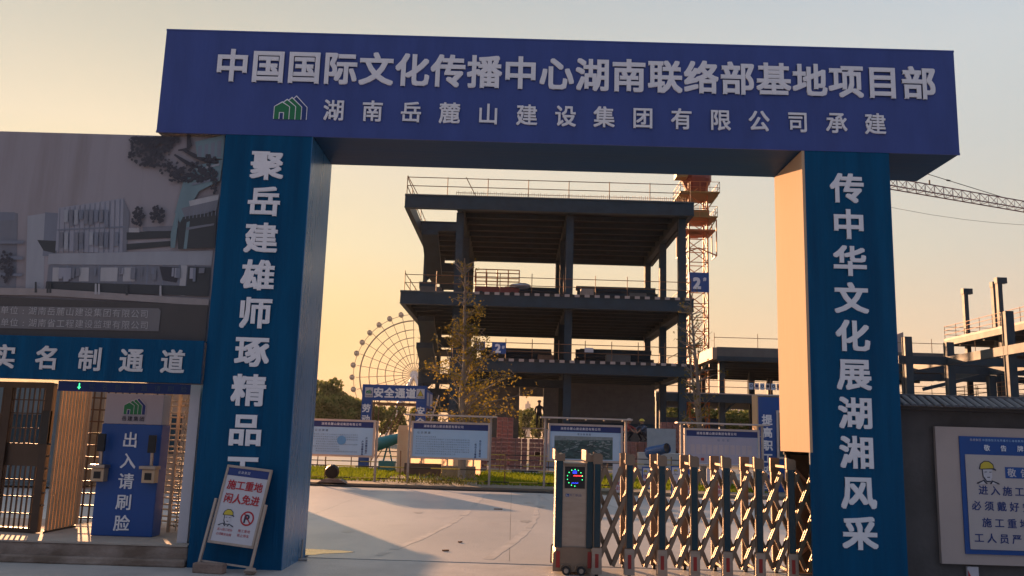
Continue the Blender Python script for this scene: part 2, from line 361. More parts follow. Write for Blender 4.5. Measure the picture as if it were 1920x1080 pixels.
for z in (ZB, ZT): MB().box(XL-.004, XR+.004, D-.004, D+.02, z-.012, z+.012).build('edge_trim', BLUEV, bo)
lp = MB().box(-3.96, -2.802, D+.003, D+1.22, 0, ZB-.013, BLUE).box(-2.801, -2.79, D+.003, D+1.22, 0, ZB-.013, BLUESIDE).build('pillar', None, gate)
rp = MB()
rp.box(3.766, 4.89, D+.003, D+.045, 0, ZB-.013, BLUE)
rp.box(4.85, 4.89, D+.046, D+1.22, 0, ZB-.013, BLUE)
rp.box(3.766, 4.849, D+1.18, D+1.22, 1.62, ZB-.013, BLUE)
rp.box(3.73, 3.765, D+.003, D+1.22, 1.62, ZB-.013, PALE)  # inner side, its reflected evening glow painted as pale peach
rp = rp.build('pillar', None, gate)
rp_low = box(3.73, 3.765, D+.003, D+.045, 0, 1.619).build('front_edge', BLUE, rp)
fr = MB()
for (x, y) in ((3.80, D+1.14), (4.8, D+1.14), (4.8, D+.1)): fr.bar((x, y, 0), (x, y, 1.62), .06, m=DARK)
fr.bar((3.75, D+1.14, 1.6), (4.8, D+1.14, 1.6), .05, m=DARK); fr.bar((3.80, D+1.14, .1), (4.8, D+.1, 1.5), .04, m=RUST); fr.bar((4.8, D+.1, .1), (3.80, D+1.14, 1.5), .04, m=RUST)
fr.box(3.81, 4.84, D+1.185, D+1.19, 0, 1.62, RUST)
fr.build('inner_frame', None, rp)
T1 = '中国国际文化传播中心湖南联络部基地项目部'
for i, ch in enumerate(T1):
    t = (i+.5)/20; x = -4.19+9.76*t
    q = MB(); put(q, ch, x, D-.022, 6.545+.02*t, .445, .027, .99, thick=.018); q.build('letter', PRINT, bo)
T2 = '湖南岳麓山建设集团有限公司承建'
for i, ch in enumerate(T2):
    x = -2.53+(4.72+2.53)*i/14
    q = MB(); put(q, ch, x, D-.018, 5.95+.02*i/14, .285, .018, .95, thick=.014); q.build('letter', PRINT, bo)
q = MB(); logo(q, -3.115, 5.965, .45, D-.006); q.build('emblem', None, bo)
def column(txt, x, z0, z1, par):
    for i, ch in enumerate(txt):
        q = MB(); put(q, ch, x, D-.014, z0+(z1-z0)*i/9, .385, .028, 1.08, thick=.016); q.build('letter', PRINT, par)
column('聚岳建雄师琢精品工程', -3.37, 5.16, .70, lp)
column('传中华文化展湖湘风采', 4.315, 5.07, .66, rp)

# ------------------------------------------------------------------ left hoarding with a printed architectural view
YB = 11.14
hoard = thing('hoarding', (-7, YB, 2.8), 'tall faded grey hoarding with a printed view of a glass building and tree', 'hoarding')
FADE = mat('faded grey print sky', (.30, .28, .31), .75, var=.07, scale=.7, stretch=(3, 1, .25), grime=(.25, .225, .24), gscale=1.0, gthr=.55)
box(-12, -3.975, YB, YB+.08, 2.80, 5.56).build('panel', FADE, hoard)
pr = MB(); lay = [0]
PC = {k: mat('print '+k, tuple(v*(1.5 if min(c) > .1 else 1.75) for v in c), .7, var=.1, scale=2, stretch=(3, 1, .5)) for k, c in dict(
    glass=(.19, .195, .235), glassd=(.10, .11, .14), band=(.20, .21, .24), pale=(.25, .25, .27), dark=(.030, .032, .036), tree=(.028, .028, .036), lawn=(.040, .036, .036), teal=(.09, .135, .155), plaque=(.10, .095, .10), path=(.19, .17, .17), mid=(.115, .12, .145)).items()}
def PP(pts, m):
    lay[0] += 1; y = YB-.002-.00035*lay[0]
    pr.poly([(lambda p: (p[0], y, p[1]))(at(a, b, YB)) for a, b in pts], PC[m])
def PR(x0, y0, x1, y1, m, s=.045): PP([(x0, y0), (x1, y0+s*(x1-x0)*.5), (x1-(y1-y0)*.07, y1+s*(x1-x0)*.5), (x0-(y1-y0)*.07, y1)], m)
PP([(-200, 400), (-200, 545), (30, 548), (34, 400), (20, 398)], 'mid'); PP([(-200, 395), (28, 398), (28, 412), (-200, 430)], 'glassd')
PP([(52, 405), (85, 400), (82, 548), (48, 548)], 'band'); PP([(85, 398), (112, 400), (106, 480), (80, 480)], 'glassd'); PP([(70, 450), (108, 452), (104, 475), (82, 470)], 'dark')
PP([(110, 390), (232, 372), (236, 476), (104, 470)], 'glass')
for i in range(13):
    x = 112+i*9.4; PP([(x, 391-i*1.4), (x+1.6, 391-i*1.4), (x-1, 474), (x-2.6, 474)], 'mid' if i % 3 else 'glassd')
PP([(232, 372), (244, 400), (238, 476), (230, 476)], 'mid'); PP([(108, 430), (236, 424), (236, 427), (108, 433)], 'glassd')
PP([(92, 476), (400, 470), (397, 498), (90, 496)], 'band')
PP([(238, 436), (330, 432), (328, 446), (238, 450)], 'dark'); PP([(242, 428), (262, 427), (262, 436), (242, 436)], 'pale'); PP([(268, 426), (325, 424), (325, 433), (268, 434)], 'mid')
PP([(238, 458), (320, 452), (320, 462), (238, 469)], 'dark')
PP([(92, 497), (396, 499), (394, 540), (88, 534)], 'mid')
for i in range(10):
    x = 96+i*30; PP([(x, 497), (x+3, 497), (x+1, 536), (x-2, 536)], 'glassd')
for a, b in ((100, 112), (150, 168), (190, 222), (232, 255)): PP([(a, 502), (b, 502), (b-1, 528), (a-1, 528)], 'pale')
PP([(340, 498), (352, 498), (347, 556), (336, 554)], 'pale'); PP([(300, 500), (338, 502), (332, 530), (306, 526)], 'tree'); PP([(354, 500), (396, 502), (393, 545), (350, 540)], 'dark')
PP([(88, 528), (394, 538), (392, 556), (86, 545)], 'dark')
rr0 = random.Random(8)
for i in range(26):
    x = 113+9.4*rr0.randrange(12); y0_ = rr0.choice((394, 436)); h_ = rr0.uniform(18, 34); PP([(x, y0_), (x+7, y0_), (x+6, y0_+h_), (x-1, y0_+h_)], rr0.choice(('mid', 'glassd', 'band')))
for i in range(22):
    x = 95+rr0.random()*290; h_ = rr0.uniform(10, 26); w_ = rr0.uniform(3, 12); PP([(x, 503), (x+w_, 503), (x+w_-1, 503+h_), (x-1, 503+h_)], rr0.choice(('mid', 'glassd', 'glass')))
PP([(0, 452), (48, 452), (46, 458), (-2, 458)], 'glassd'); PP([(0, 480), (46, 482), (45, 488), (-2, 487)], 'glassd'); PP([(0, 512), (44, 514), (43, 519), (-2, 518)], 'glassd')
PP([(-200, 536), (90, 542), (394, 562), (393, 574), (90, 555), (-200, 550)], 'path'); PP([(-200, 549), (392, 573), (386, 640), (-200, 628)], 'lawn')
PP([(330, 400), (346, 340), (372, 312), (420, 300), (414, 340), (375, 360), (340, 420)], 'teal'); PP([(342, 392), (412, 372), (408, 395), (350, 412)], 'mid'); PP([(356, 378), (412, 366), (411, 376), (358, 388)], 'pale')
PP([(345, 408), (408, 398), (405, 466), (336, 468), (334, 430)], 'dark'); PP([(352, 418), (358, 416), (352, 468), (346, 468)], 'teal'); PP([(322, 440), (332, 400), (338, 400), (330, 466), (322, 466)], 'teal')
for i in range(9): PP([(350+i*7, 400-i*1.2), (351.5+i*7, 400-i*1.2), (350.5+i*7, 412-i*.8), (349+i*7, 412-i*.8)], 'glassd')
PP([(372, 318), (414, 308), (413, 312), (371, 322)], 'band'); PP([(362, 345), (412, 334), (411, 338), (361, 350)], 'glassd'); PP([(352, 428), (404, 420), (403, 424), (351, 433)], 'mid')
PP([(368, 268), (424, 254), (420, 300), (372, 296)], 'teal')
for i in range(4): PP([(374+i*12, 276-i*3), (381+i*12, 274-i*3), (380+i*12, 296), (373+i*12, 296)], 'glassd')
PP([(-200, 572), (300, 579), (304, 584), (300, 622), (-200, 612)], 'plaque')
rr = random.Random(3)
for cx, cy, sx, sy, n in ((285, 285, 42, 32, 260), (318, 262, 22, 12, 60), (325, 318, 26, 12, 60), (375, 320, 30, 14, 70), (262, 262, 20, 10, 60), (345, 335, 26, 10, 70), (385, 335, 22, 9, 50), (300, 262, 40, 10, 90), (262, 408, 13, 18, 50), (298, 405, 13, 18, 50), (405, 345, 9, 22, 30), (15, 500, 14, 30, 60), (395, 300, 15, 8, 30)):
    for _ in range(n):
        a, r = rr.uniform(0, 6.28), rr.random()**.6; x, y = cx+sx*r*math.cos(a), cy+sy*r*math.sin(a); s = rr.uniform(1.5, 4.2)
        X, Z = at(min(x, 415-(y-250)*.08), max(y, 261), YB); s *= .0068; lay[0] += 1
        pr.poly([(X+s*math.cos(k*1.26+a)*rr.uniform(.6, 1.3), YB-.045-.003*rr.random(), Z+s*math.sin(k*1.26+a)*rr.uniform(.6, 1.3)) for k in range(5)], PC['tree'])
lay[0] = 100
for pts in ([(352, 254), (358, 254), (362, 275), (352, 284), (336, 285), (336, 282), (352, 279)], [(348, 280), (372, 292), (396, 302), (412, 303), (412, 309), (392, 308), (366, 298), (345, 285)], [(330, 290), (362, 308), (380, 316), (378, 319), (350, 310), (328, 293)]): PP(pts, 'tree')
for x in (92, 97, 182, 188, 240, 303, 70): 
    y = 530+(x-90)*.03; PP([(x-1.5, y), (x+1.8, y), (x+2.2, y+20), (x-2, y+20)], 'dark' if x not in (182, 188, 303) else 'pale')
pr.build('printed_view', None, hoard)
cap = MB()
GREYT = mat('grey caption print', (.40, .39, .40), .7, var=.08)
a, b = at(40, 583, YB), at(283, 590, YB); line(cap, '建单位:湖南岳麓山建设集团有限公司', at(-12, 582, YB)[0], b[0], YB-.06, at(0, 582, YB)[1], .105, b[1], .012, m=GREYT)
line(cap, '理单位:湖南省工程建设监理有限公司', at(-12, 605, YB)[0], at(283, 610, YB)[0], YB-.06, at(0, 605, YB)[1], .105, at(283, 611, YB)[1], .012, m=GREYT)
cap.build('caption', None, hoard)

# ------------------------------------------------------------------ pedestrian entrance
fas = thing('entrance_sign', (-5.5, 11, 2.5), 'wide blue fascia sign with five white characters above the pedestrian entrance', 'sign')
fb = box(-12, -3.975, 10.98, 11.13, 2.245, 2.79).build('board', BLUE, fas, bevel=.006)
for ch, x in zip('实名制通道', (-6.49, -5.94, -5.37, -4.87, -4.35)):
    pass
for ch, x in zip('实名制通道', (-6.50, -5.945, -5.40, -4.87, -4.345)):
    q = MB(); put(q, ch, x, 10.967, 2.515, .29, .025, 1.0, thick=.012); q.build('letter', PRINT2, fas)
led = thing('display_strip', (-5, 11.4, 2.2), 'dark blue unlit display strip with two green arrows under the entrance sign', 'display')
box(-5.98, -4.10, 11.38, 11.44, 2.12, 2.25).build('casing', NAVY, led)
G_LED = mat('green led', (.05, .9, .25), .5, emit=1.2); B_LED = mat('blue led', (.03, .06, 1.), .5, emit=1.6); R_LED = mat('red led', (1., .04, .05), .5, emit=1.6); DIM = mat('dim display dots', (.05, .09, .17), .5)
q = MB()
for x in (-5.70, -4.17):
    q.poly([(x-.006, 11.375, 2.17), (x+.006, 11.375, 2.17), (x+.006, 11.375, 2.225), (x-.006, 11.375, 2.225)], G_LED); q.poly([(x, 11.374, 2.145), (x+.022, 11.374, 2.175), (x+.012, 11.374, 2.178), (x, 11.374, 2.16), (x-.012, 11.374, 2.178), (x-.022, 11.374, 2.175)], G_LED)
q.build('arrow', None, led)
q = MB(); line(q, '实名制通道请刷脸', -5.62, -4.24, 11.376, 2.185, .08, off=.01, m=DIM); q.build('print', None, led)
st = thing('entrance_step', (-6.5, 11.2, 0), 'stained concrete step carrying the pedestrian entrance', 'step')
stp = box(-12, -3.985, 11.10, 13.6, 0, .235).build('plinth', STEP, st, bevel=.015)
box(-12, -3.98, 11.0, 11.098, 0, .09).build('lower_ledge', STEP, st, bevel=.02)
for i in range(12):
    for j in range(3): box(-12+i*.668+.002, -12+(i+1)*.668-.002, 11.085+j*.83, 11.085+(j+1)*.83-.004, .236, .258).build('floor_tile', TILEF, st)
jm = tag(box(-4.20, -4.07, 11.28, 11.42, .26, 2.244).build('door_jamb', WHITE, loc=(-4.13, 11.3, .26)), 'pale upright door jamb between the turnstile and the left gate pillar', 'jamb')
ped = thing('entry_pedestal', (-5.1, 11.75, .26), 'blue entry cabinet with white emblem header between the two turnstiles', 'cabinet')
box(-5.515, -4.705, 11.74, 12.02, .26, 1.715).build('body', SIGNB, ped, bevel=.01)
box(-5.50, -4.72, 11.745, 12.0, 1.717, 2.118).build('header', mat('header print', (.36, .33, .37), .5, var=.05), ped, bevel=.006)
q = MB(); logo(q, -5.10, 1.955, .30, 11.738, mo=WHITE); q.build('emblem', None, ped)
q = MB(); line(q, '岳建集团', -5.27, -4.95, 11.738, 1.79, .062, m=INK); q.build('caption', None, ped)
for ch, z in zip('出入请刷脸', (1.51, 1.235, .97, .70, .43)):
    q = MB(); put(q, ch, -5.115, 11.732, z, .20, .02, thick=.006); q.build('letter', PRINT, ped)
for k, x in enumerate((-5.44, -4.77)):
    fd = thing('face_scanner', (x, 11.66, 1.2), '%s black face scanner on a steel bracket on the blue entry cabinet' % ('left', 'right')[k], 'scanner', 'face scanners on the entry cabinet')
    box(x-.05, x+.05, 11.60, 11.64, 1.35, 1.58).build('screen', BLACK, fd, bevel=.008)
    MB().bar((x, 11.66, 1.18), (x, 11.65, 1.36), .03).build('stem', STAIN2, fd)
    box(x-.12, x+.10, 11.56, 11.735, 1.135, 1.18).build('shelf', STAIN2, fd, bevel=.006)
    bx_ = box(x-.09, x+.08, 11.60, 11.735, .96, 1.134).build('box', BRONZE, fd, bevel=.008); box(x-.05, x+.04, 11.594, 11.599, 1.0, 1.09).build('slot', BLACK, bx_)
# full height turnstile on the right of the cabinet
def turnstile():
    t = thing('turnstile', (-4.7, 12.6, .26), 'bronze full height turnstile with many rotor arms right of the blue cabinet', 'turnstile')
    MB().tube([(-4.66, 12.75, .26), (-4.66, 12.75, 2.3)], .035, 10).build('rotor_post', BRONZE, t, smooth=True)
    for k in range(11):
        z = .42+k*.165
        for a in (35, 155, 275):
            a = math.radians(a); c, s = math.cos(a), math.sin(a); q = MB()
            q.tube([(-4.66, 12.75, z), (-4.66+.50*c, 12.75+.50*s, z), (-4.66+.53*c, 12.75+.53*s, z-.03), (-4.66+.5*c, 12.75+.5*s, z-.07), (-4.66, 12.75, z-.07)], .014, 6); q.build('rotor_arm', BRONZE, t)
    for x, y in ((-5.14, 12.35), (-4.26, 12.35), (-4.24, 13.2), (-5.2, 13.2)): MB().bar((x, y, .26), (x, y, 2.3), .055).build('frame_post', BRONZE, t)
    for k in range(11): MB().bar((-4.72, 12.35, .35+k*.165), (-4.26, 12.35, .35+k*.165), .022).build('comb_bar', BRONZE, t)
    MB().bar((-4.73, 12.35, .26), (-4.73, 12.35, 2.3), .04).build('frame_post', BRONZE, t)
    box(-5.25, -4.2, 12.3, 13.25, 2.302, 2.36).build('canopy', BRONZED, t)
    q = MB()
    for k in range(9): a = math.radians(-80+k*20); q.bar((-4.66+.6*math.cos(a), 12.75+.6*math.sin(a), .3), (-4.66+.6*math.cos(a), 12.75+.6*math.sin(a), 2.25), .015)
    q.build('cage', BRONZE, t)
turnstile()
def ribbed():
    t = thing('ribbed_gate_leaf', (-6.2, 12.2, .26), 'brown vertically ribbed leaf standing open beside the barred door', 'gate leaf')
    n = 17
    for k in range(n):
        y = 11.86+k*.045; x = -6.19+.012*(k % 2); box(x, x+.022, y, y+.036, .285, 2.18).build('slat', BRONZE, t)
    q = MB(); q.bar((-6.18, 11.84, .27), (-6.18, 12.66, .27), .03); q.bar((-6.18, 11.84, 2.195), (-6.18, 12.66, 2.195), .03); q.build('rail', BRONZED, t)
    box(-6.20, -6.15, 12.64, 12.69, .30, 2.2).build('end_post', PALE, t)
    for k in range(6): MB().tube([(-6.20, 11.80, .62+k*.16), (-6.26, 11.79, .62+k*.16)], .012, 8).build('bolt', STAIN, t)  # stubs standing in for sunlit ends of the turnstile bars
ribbed()
def barred():
    t = thing('barred_door', (-6.7, 11.85, .26), 'dark barred metal door with a solid middle panel at the far left', 'door')
    def pt(u, z): return (-6.28-u, 11.80+.18*u, z)
    def fbar(u0, z0, u1, z1, w, nm, m_=BRONZED): MB().bar(pt(u0, z0), pt(u1, z1), w, m=None).build(nm, m_, t)
    fbar(0, .27, 0, 2.23, .10, 'frame'); fbar(.62, .27, .62, 2.23, .10, 'frame'); fbar(0, 2.2, 1.5, 2.2, .08, 'frame'); fbar(0, .29, 1.5, .29, .06, 'frame')
    MB().prism([pt(.04, 1.12), pt(.6, 1.12), pt(.6, 1.42), pt(.04, 1.42)], (.005, .03, 0)).build('middle_panel', BRONZED, t)
    for u in np.arange(.10, .6, .075): fbar(u, .3, u, 1.12, .018, 'bar'); fbar(u, 1.42, u, 2.18, .016, 'bar')
    for z in (.5, .72, .94): fbar(.04, z, .6, z, .016, 'crossbar')
    for z in (1.62, 1.82, 2.0): fbar(.04, z, .6, z, .016, 'crossbar')
    for u in np.arange(.72, 1.5, .09): fbar(u, .3, u, 2.18, .018, 'bar')
    for z in (.6, 1.0, 1.4, 1.8): fbar(.66, z, 1.5, z, .02, 'crossbar')
    MB().prism([pt(-.05, 1.42), pt(.06, 1.42), pt(.06, 1.86), pt(-.05, 1.86)], (0, -.06, 0)).build('lock_box', BLACK, t)
barred()
def grid():
    t = thing('bar_grid_gate', (-5.8, 13.1, .26), 'bronze grid of bars seen between the ribbed leaf and the blue cabinet', 'gate')
    for x in np.arange(-6.42, -5.2, .105): MB().bar((x, 13.1, .26), (x, 13.1, 2.3), .020).build('bar', BRONZED, t)
    for z in np.arange(.34, 2.3, .175): MB().bar((-6.45, 13.08, z), (-5.2, 13.08, z), .022).build('crossbar', BRONZED, t)
grid()
BROWNW = mat('tan cabin wall', (.42, .27, .17), .7, var=.15)
# cabin added behind the hoarding to cast the shade on the left yard
cb = thing('shade_cabin', (-9, 24, 0), 'plain cabin added behind the entrance hoarding to shade the yard', 'cabin')
box(-10.9, -7.5, 23.2, 25.4, 0, 2.7).build('wall', BROWNW, cb); box(-11.0, -7.4, 23.1, 25.5, 2.702, 2.8).build('roof', SIGNB, cb); box(-10, -8.8, 23.16, 23.198, 1, 2).build('window', GLASSB, cb)

ct = thing('screen_container', (-15, 24, 0), 'grey blue container added behind the bars of the pedestrian entrance to screen the bright yard', 'container')  # added to screen the sunlit yard; the gap beside it admits sun
cg = mat('grey blue container', (.12, .16, .18), .6, var=.12); q = MB()
for k in range(28): q.box(-19.9+k*.296, -19.9+k*.296+.17, 23.16, 23.2, .15, 2.55, cg)
q.box(-19.92, -11.55, 23.201, 25.6, .05, 2.6, cg); q.build('shell', None, ct)
box(-16.2, -15.3, 23.12, 23.155, .1, 2.1).build('door', ALU, ct); box(-13.6, -12.4, 23.12, 23.155, 1.0, 1.9).build('window', GLASSB, ct)

# ------------------------------------------------------------------ leaning A-frame sign
def aframe():
    t = bpy.data.objects.new('a_frame_sign', None); COL.objects.link(t); t.location = (-3.405, 10.74, 0); t.rotation_euler = (math.radians(-13), math.radians(4.5), math.radians(-9)); t.empty_display_size = .2
    ORI[t.name] = Vector((0, 0, 0))
    tag(t, 'white warning sign in a timber frame leaning against the left gate pillar', 'sign')
    def B(name, mb_, m_=None, par=None, **k): 
        o = mb_.build(name, m_, None, **k); o.parent = par or t; ORI[o.name] = Vector((0, 0, 0)); return o
    w = .285
    for s in (-1, 1):
        B('leg', MB().bar((s*(w+.045), -.015, 0), (s*(w+.045), -.015, .84), .03, .035), WOODL, bevel=.003)
    for s in (-1, 1): B('frame_side', MB().bar((s*w, 0, .33), (s*w, 0, 1.235), .03), WOODL, bevel=.003)
    B('frame_rail', MB().bar((-w-.015, 0, 1.25), (w+.015, 0, 1.25), .03), WOODL, bevel=.003); B('frame_rail', MB().bar((-w-.015, 0, .33), (w+.015, 0, .33), .03), WOODL, bevel=.003)
    B('frame_rail', MB().bar((-w-.03, .01, .1), (w+.03, .01, .1), .022), WOODL)
    p = B('panel', MB().box(-w+.015, w-.015, -.006, .004, .345, 1.235), WHITE)
    q = MB(); q.poly([(-w+.016, -.008, 1.14), (w-.016, -.008, 1.14), (w-.016, -.008, 1.234), (-w+.016, -.008, 1.234)], NAVY)
    line(q, '岳建集团', -.14, .03, -.010, 1.187, .034, m=WHITE)
    line(q, '施工重地', -.235, .235, -.010, 1.03, .115, off=.03, sx=.95, m=REDT); line(q, '闲人免进', -.235, .235, -.010, .865, .115, off=.03, sx=.95, m=REDT)
    worker_face(q, -.12, .635, .21, -.009)
    q.disc((.13, -.009, .65), .088, 28, REDT, .068); q.disc((.13, -.0087, .65), .068, 28, WHITE)
    put(q, 'P', .125, -.0095, .652, .13, .04, 1, INK)
    q.poly([(.07, -.0105, .705), (.083, -.0105, .715), (.19, -.0105, .598), (.177, -.0105, .588)], REDT)
    line(q, '进入施工现场', -.22, -.02, -.010, .49, .033, m=REDT); line(q, '必须戴安全帽', -.22, -.02, -.010, .435, .033, m=REDT)
    line(q, '施工重地', .05, .21, -.010, .50, .036, m=REDT); line(q, '禁止停车', .05, .21, -.010, .445, .036, m=REDT)
    B('print', q)
aframe()
o = MB().box(-.19, .19, -.06, .06, 0, .115).build('concrete_brick', mat('old brick', (.24, .17, .14), .9, var=.25, scale=8, bump=.6), bevel=.012)
o.location = (-3.56, 10.69, 0); o.rotation_euler = (0, 0, math.radians(-8)); tag(o, 'weathered brick lying against the left foot of the leaning sign', 'brick')
def rock(name, c, r, m_, label, cat, sq=(1, 1, .6), seed=1, bumpy=.2):
    rr = random.Random(seed); q = MB(); vs = []; fs = []; n, k = 10, 7
    for j in range(k+1):
        for i in range(n):
            t = math.pi*j/k; a = 2*math.pi*i/n; s = r*(1+rr.uniform(-bumpy, bumpy)); vs.append((c[0]+s*sq[0]*math.sin(t)*math.cos(a), c[1]+s*sq[1]*math.sin(t)*math.sin(a), c[2]+s*sq[2]*math.cos(t)))
    for j in range(k):
        for i in range(n): fs.append((j*n+i, (j+1)*n+i, (j+1)*n+(i+1) % n, j*n+(i+1) % n))
    q.add(vs, fs); return tag(q.build(name, m_, loc=(c[0], c[1], 0)), label, cat)
rock('stone', (-3.06, 10.66, .04), .075, STEP, 'small dirty stone wedged at the right foot of the leaning sign', 'stone', seed=4)
o = MB(); o.tube([(-2.76, 11.92, .02), (-2.76, 11.92, .27)], .012, 8); o.tube([(-2.80, 11.9, .015), (-2.68, 11.9, .015)], .02, 8)
tag(o.build('drop_bolt', GALV, loc=(-2.76, 11.92, 0)), 'small metal bolt standing on the ground at the rear of the left gate pillar', 'bolt')

# ------------------------------------------------------------------ right wall with coping and notice board
wall = thing('boundary_wall', (6.5, 11.5, 0), 'dark stained rendered wall with a tiled coping right of the gateway', 'wall')
box(4.90, 14, 11.42, 11.72, 0, 2.20).build('wall_face', RENDER, wall)
box(4.895, 14, 11.34, 11.80, 2.202, 2.25).build('ledge', RENDER, wall, bevel=.008)
cp = MB(); cp.add([(4.93, 11.19, 2.245), (14, 11.19, 2.245), (14, 11.5, 2.36), (4.93, 11.5, 2.36), (4.93, 11.81, 2.245), (14, 11.81, 2.245)], [(0, 1, 2, 3), (3, 2, 5, 4), (0, 3, 4), (1, 5, 2), (0, 4, 5, 1)]); cp.build('coping_bed', STEP, wall)
ts = MB()
n = 8; vs = []
for e in (0, 1):
    for k in range(n+1):
        a = math.pi*k/n; vs.append((-.045*math.cos(a), e, .026*math.sin(a)))
tm = bpy.data.meshes.new('roof_tile'); 
p0, p1 = Vector((0, 11.16, 2.235)), Vector((0, 11.47, 2.365))
tm.from_pydata([tuple(p0.lerp(p1, v[1])+Vector((v[0], 0, v[2]+.012))-Vector((0, 11.5, 0))) for v in vs], [], [(k, k+1, n+2+k, n+1+k) for k in range(n)]+[tuple(range(n+1))]); tm.materials.append(TILER)
for k in range(84):
    o = bpy.data.objects.new('roof_tile', tm); COL.objects.link(o); o.parent = wall; o.location = (5.02+k*.105-6.5, 0+RND.uniform(-.006, .006), RND.uniform(-.003, .003)); o.rotation_euler.z = RND.uniform(-.03, .03)
MB().box(4.93, 14, 11.46, 11.54, 2.362, 2.415).build('ridge', TILER, wall, bevel=.01)
nb = thing('notice_board', (6.5, 11.35, .3), 'cream notice board with a blue framed safety notice on the boundary wall', 'notice board')
box(5.45, 8.2, 11.33, 11.39, .29, 2.0).build('backing', CREAMP, nb)
bp = box(5.745, 7.75, 11.312, 11.328, .42, 1.885).build('blue_panel', SIGNB, nb)
box(5.805, 7.69, 11.300, 11.311, .48, 1.655).build('white_panel', mat('notice white', (.45, .40, .39), .6, var=.05), nb)
q = MB(); Y = 11.297
line(q, '岳建集团', 5.87, 6.02, Y, 1.842, .032, m=WHITE); line(q, '中国国际文化传播中心湖南联络部基地项目', 6.03, 6.75, Y, 1.842, .03, m=LBLUE)
line(q, '敬告牌', 5.98, 6.62, Y, 1.745, .075, m=PRINT)
worker_face(q, 6.075, 1.44, .30, Y)
q.poly([(6.30, Y, 1.37), (7.3, Y, 1.37), (7.3, Y, 1.51), (6.30, Y, 1.51)], SIGNB); line(q, '敬告牌', 6.30, 6.80, Y-.002, 1.44, .105, m=WHITE)
line(q, '进入施工现场', 5.93, 6.85, Y, 1.215, .115, 1.20, m=NAVY); line(q, '必须戴好安全帽', 5.83, 6.95, Y, 1.02, .115, 1.01, m=NAVY)
line(q, '施工重地非施', 5.95, 6.90, Y, .815, .115, .80, m=NAVY); line(q, '工人员严禁入内', 5.84, 6.95, Y, .625, .115, .61, m=NAVY)
q.build('print', None, nb)
lb = tag(box(5.78, 5.92, 11.36, 11.40, .02, .26).build('small_label', WHITE, loc=(5.85, 11.38, .02)), 'small white and red label below the cream notice board', 'label')
q = MB(); q.poly([(5.785, 11.357, .05), (5.86, 11.357, .05), (5.785, 11.357, .22)], REDT); q.build('red_corner', None, lb)

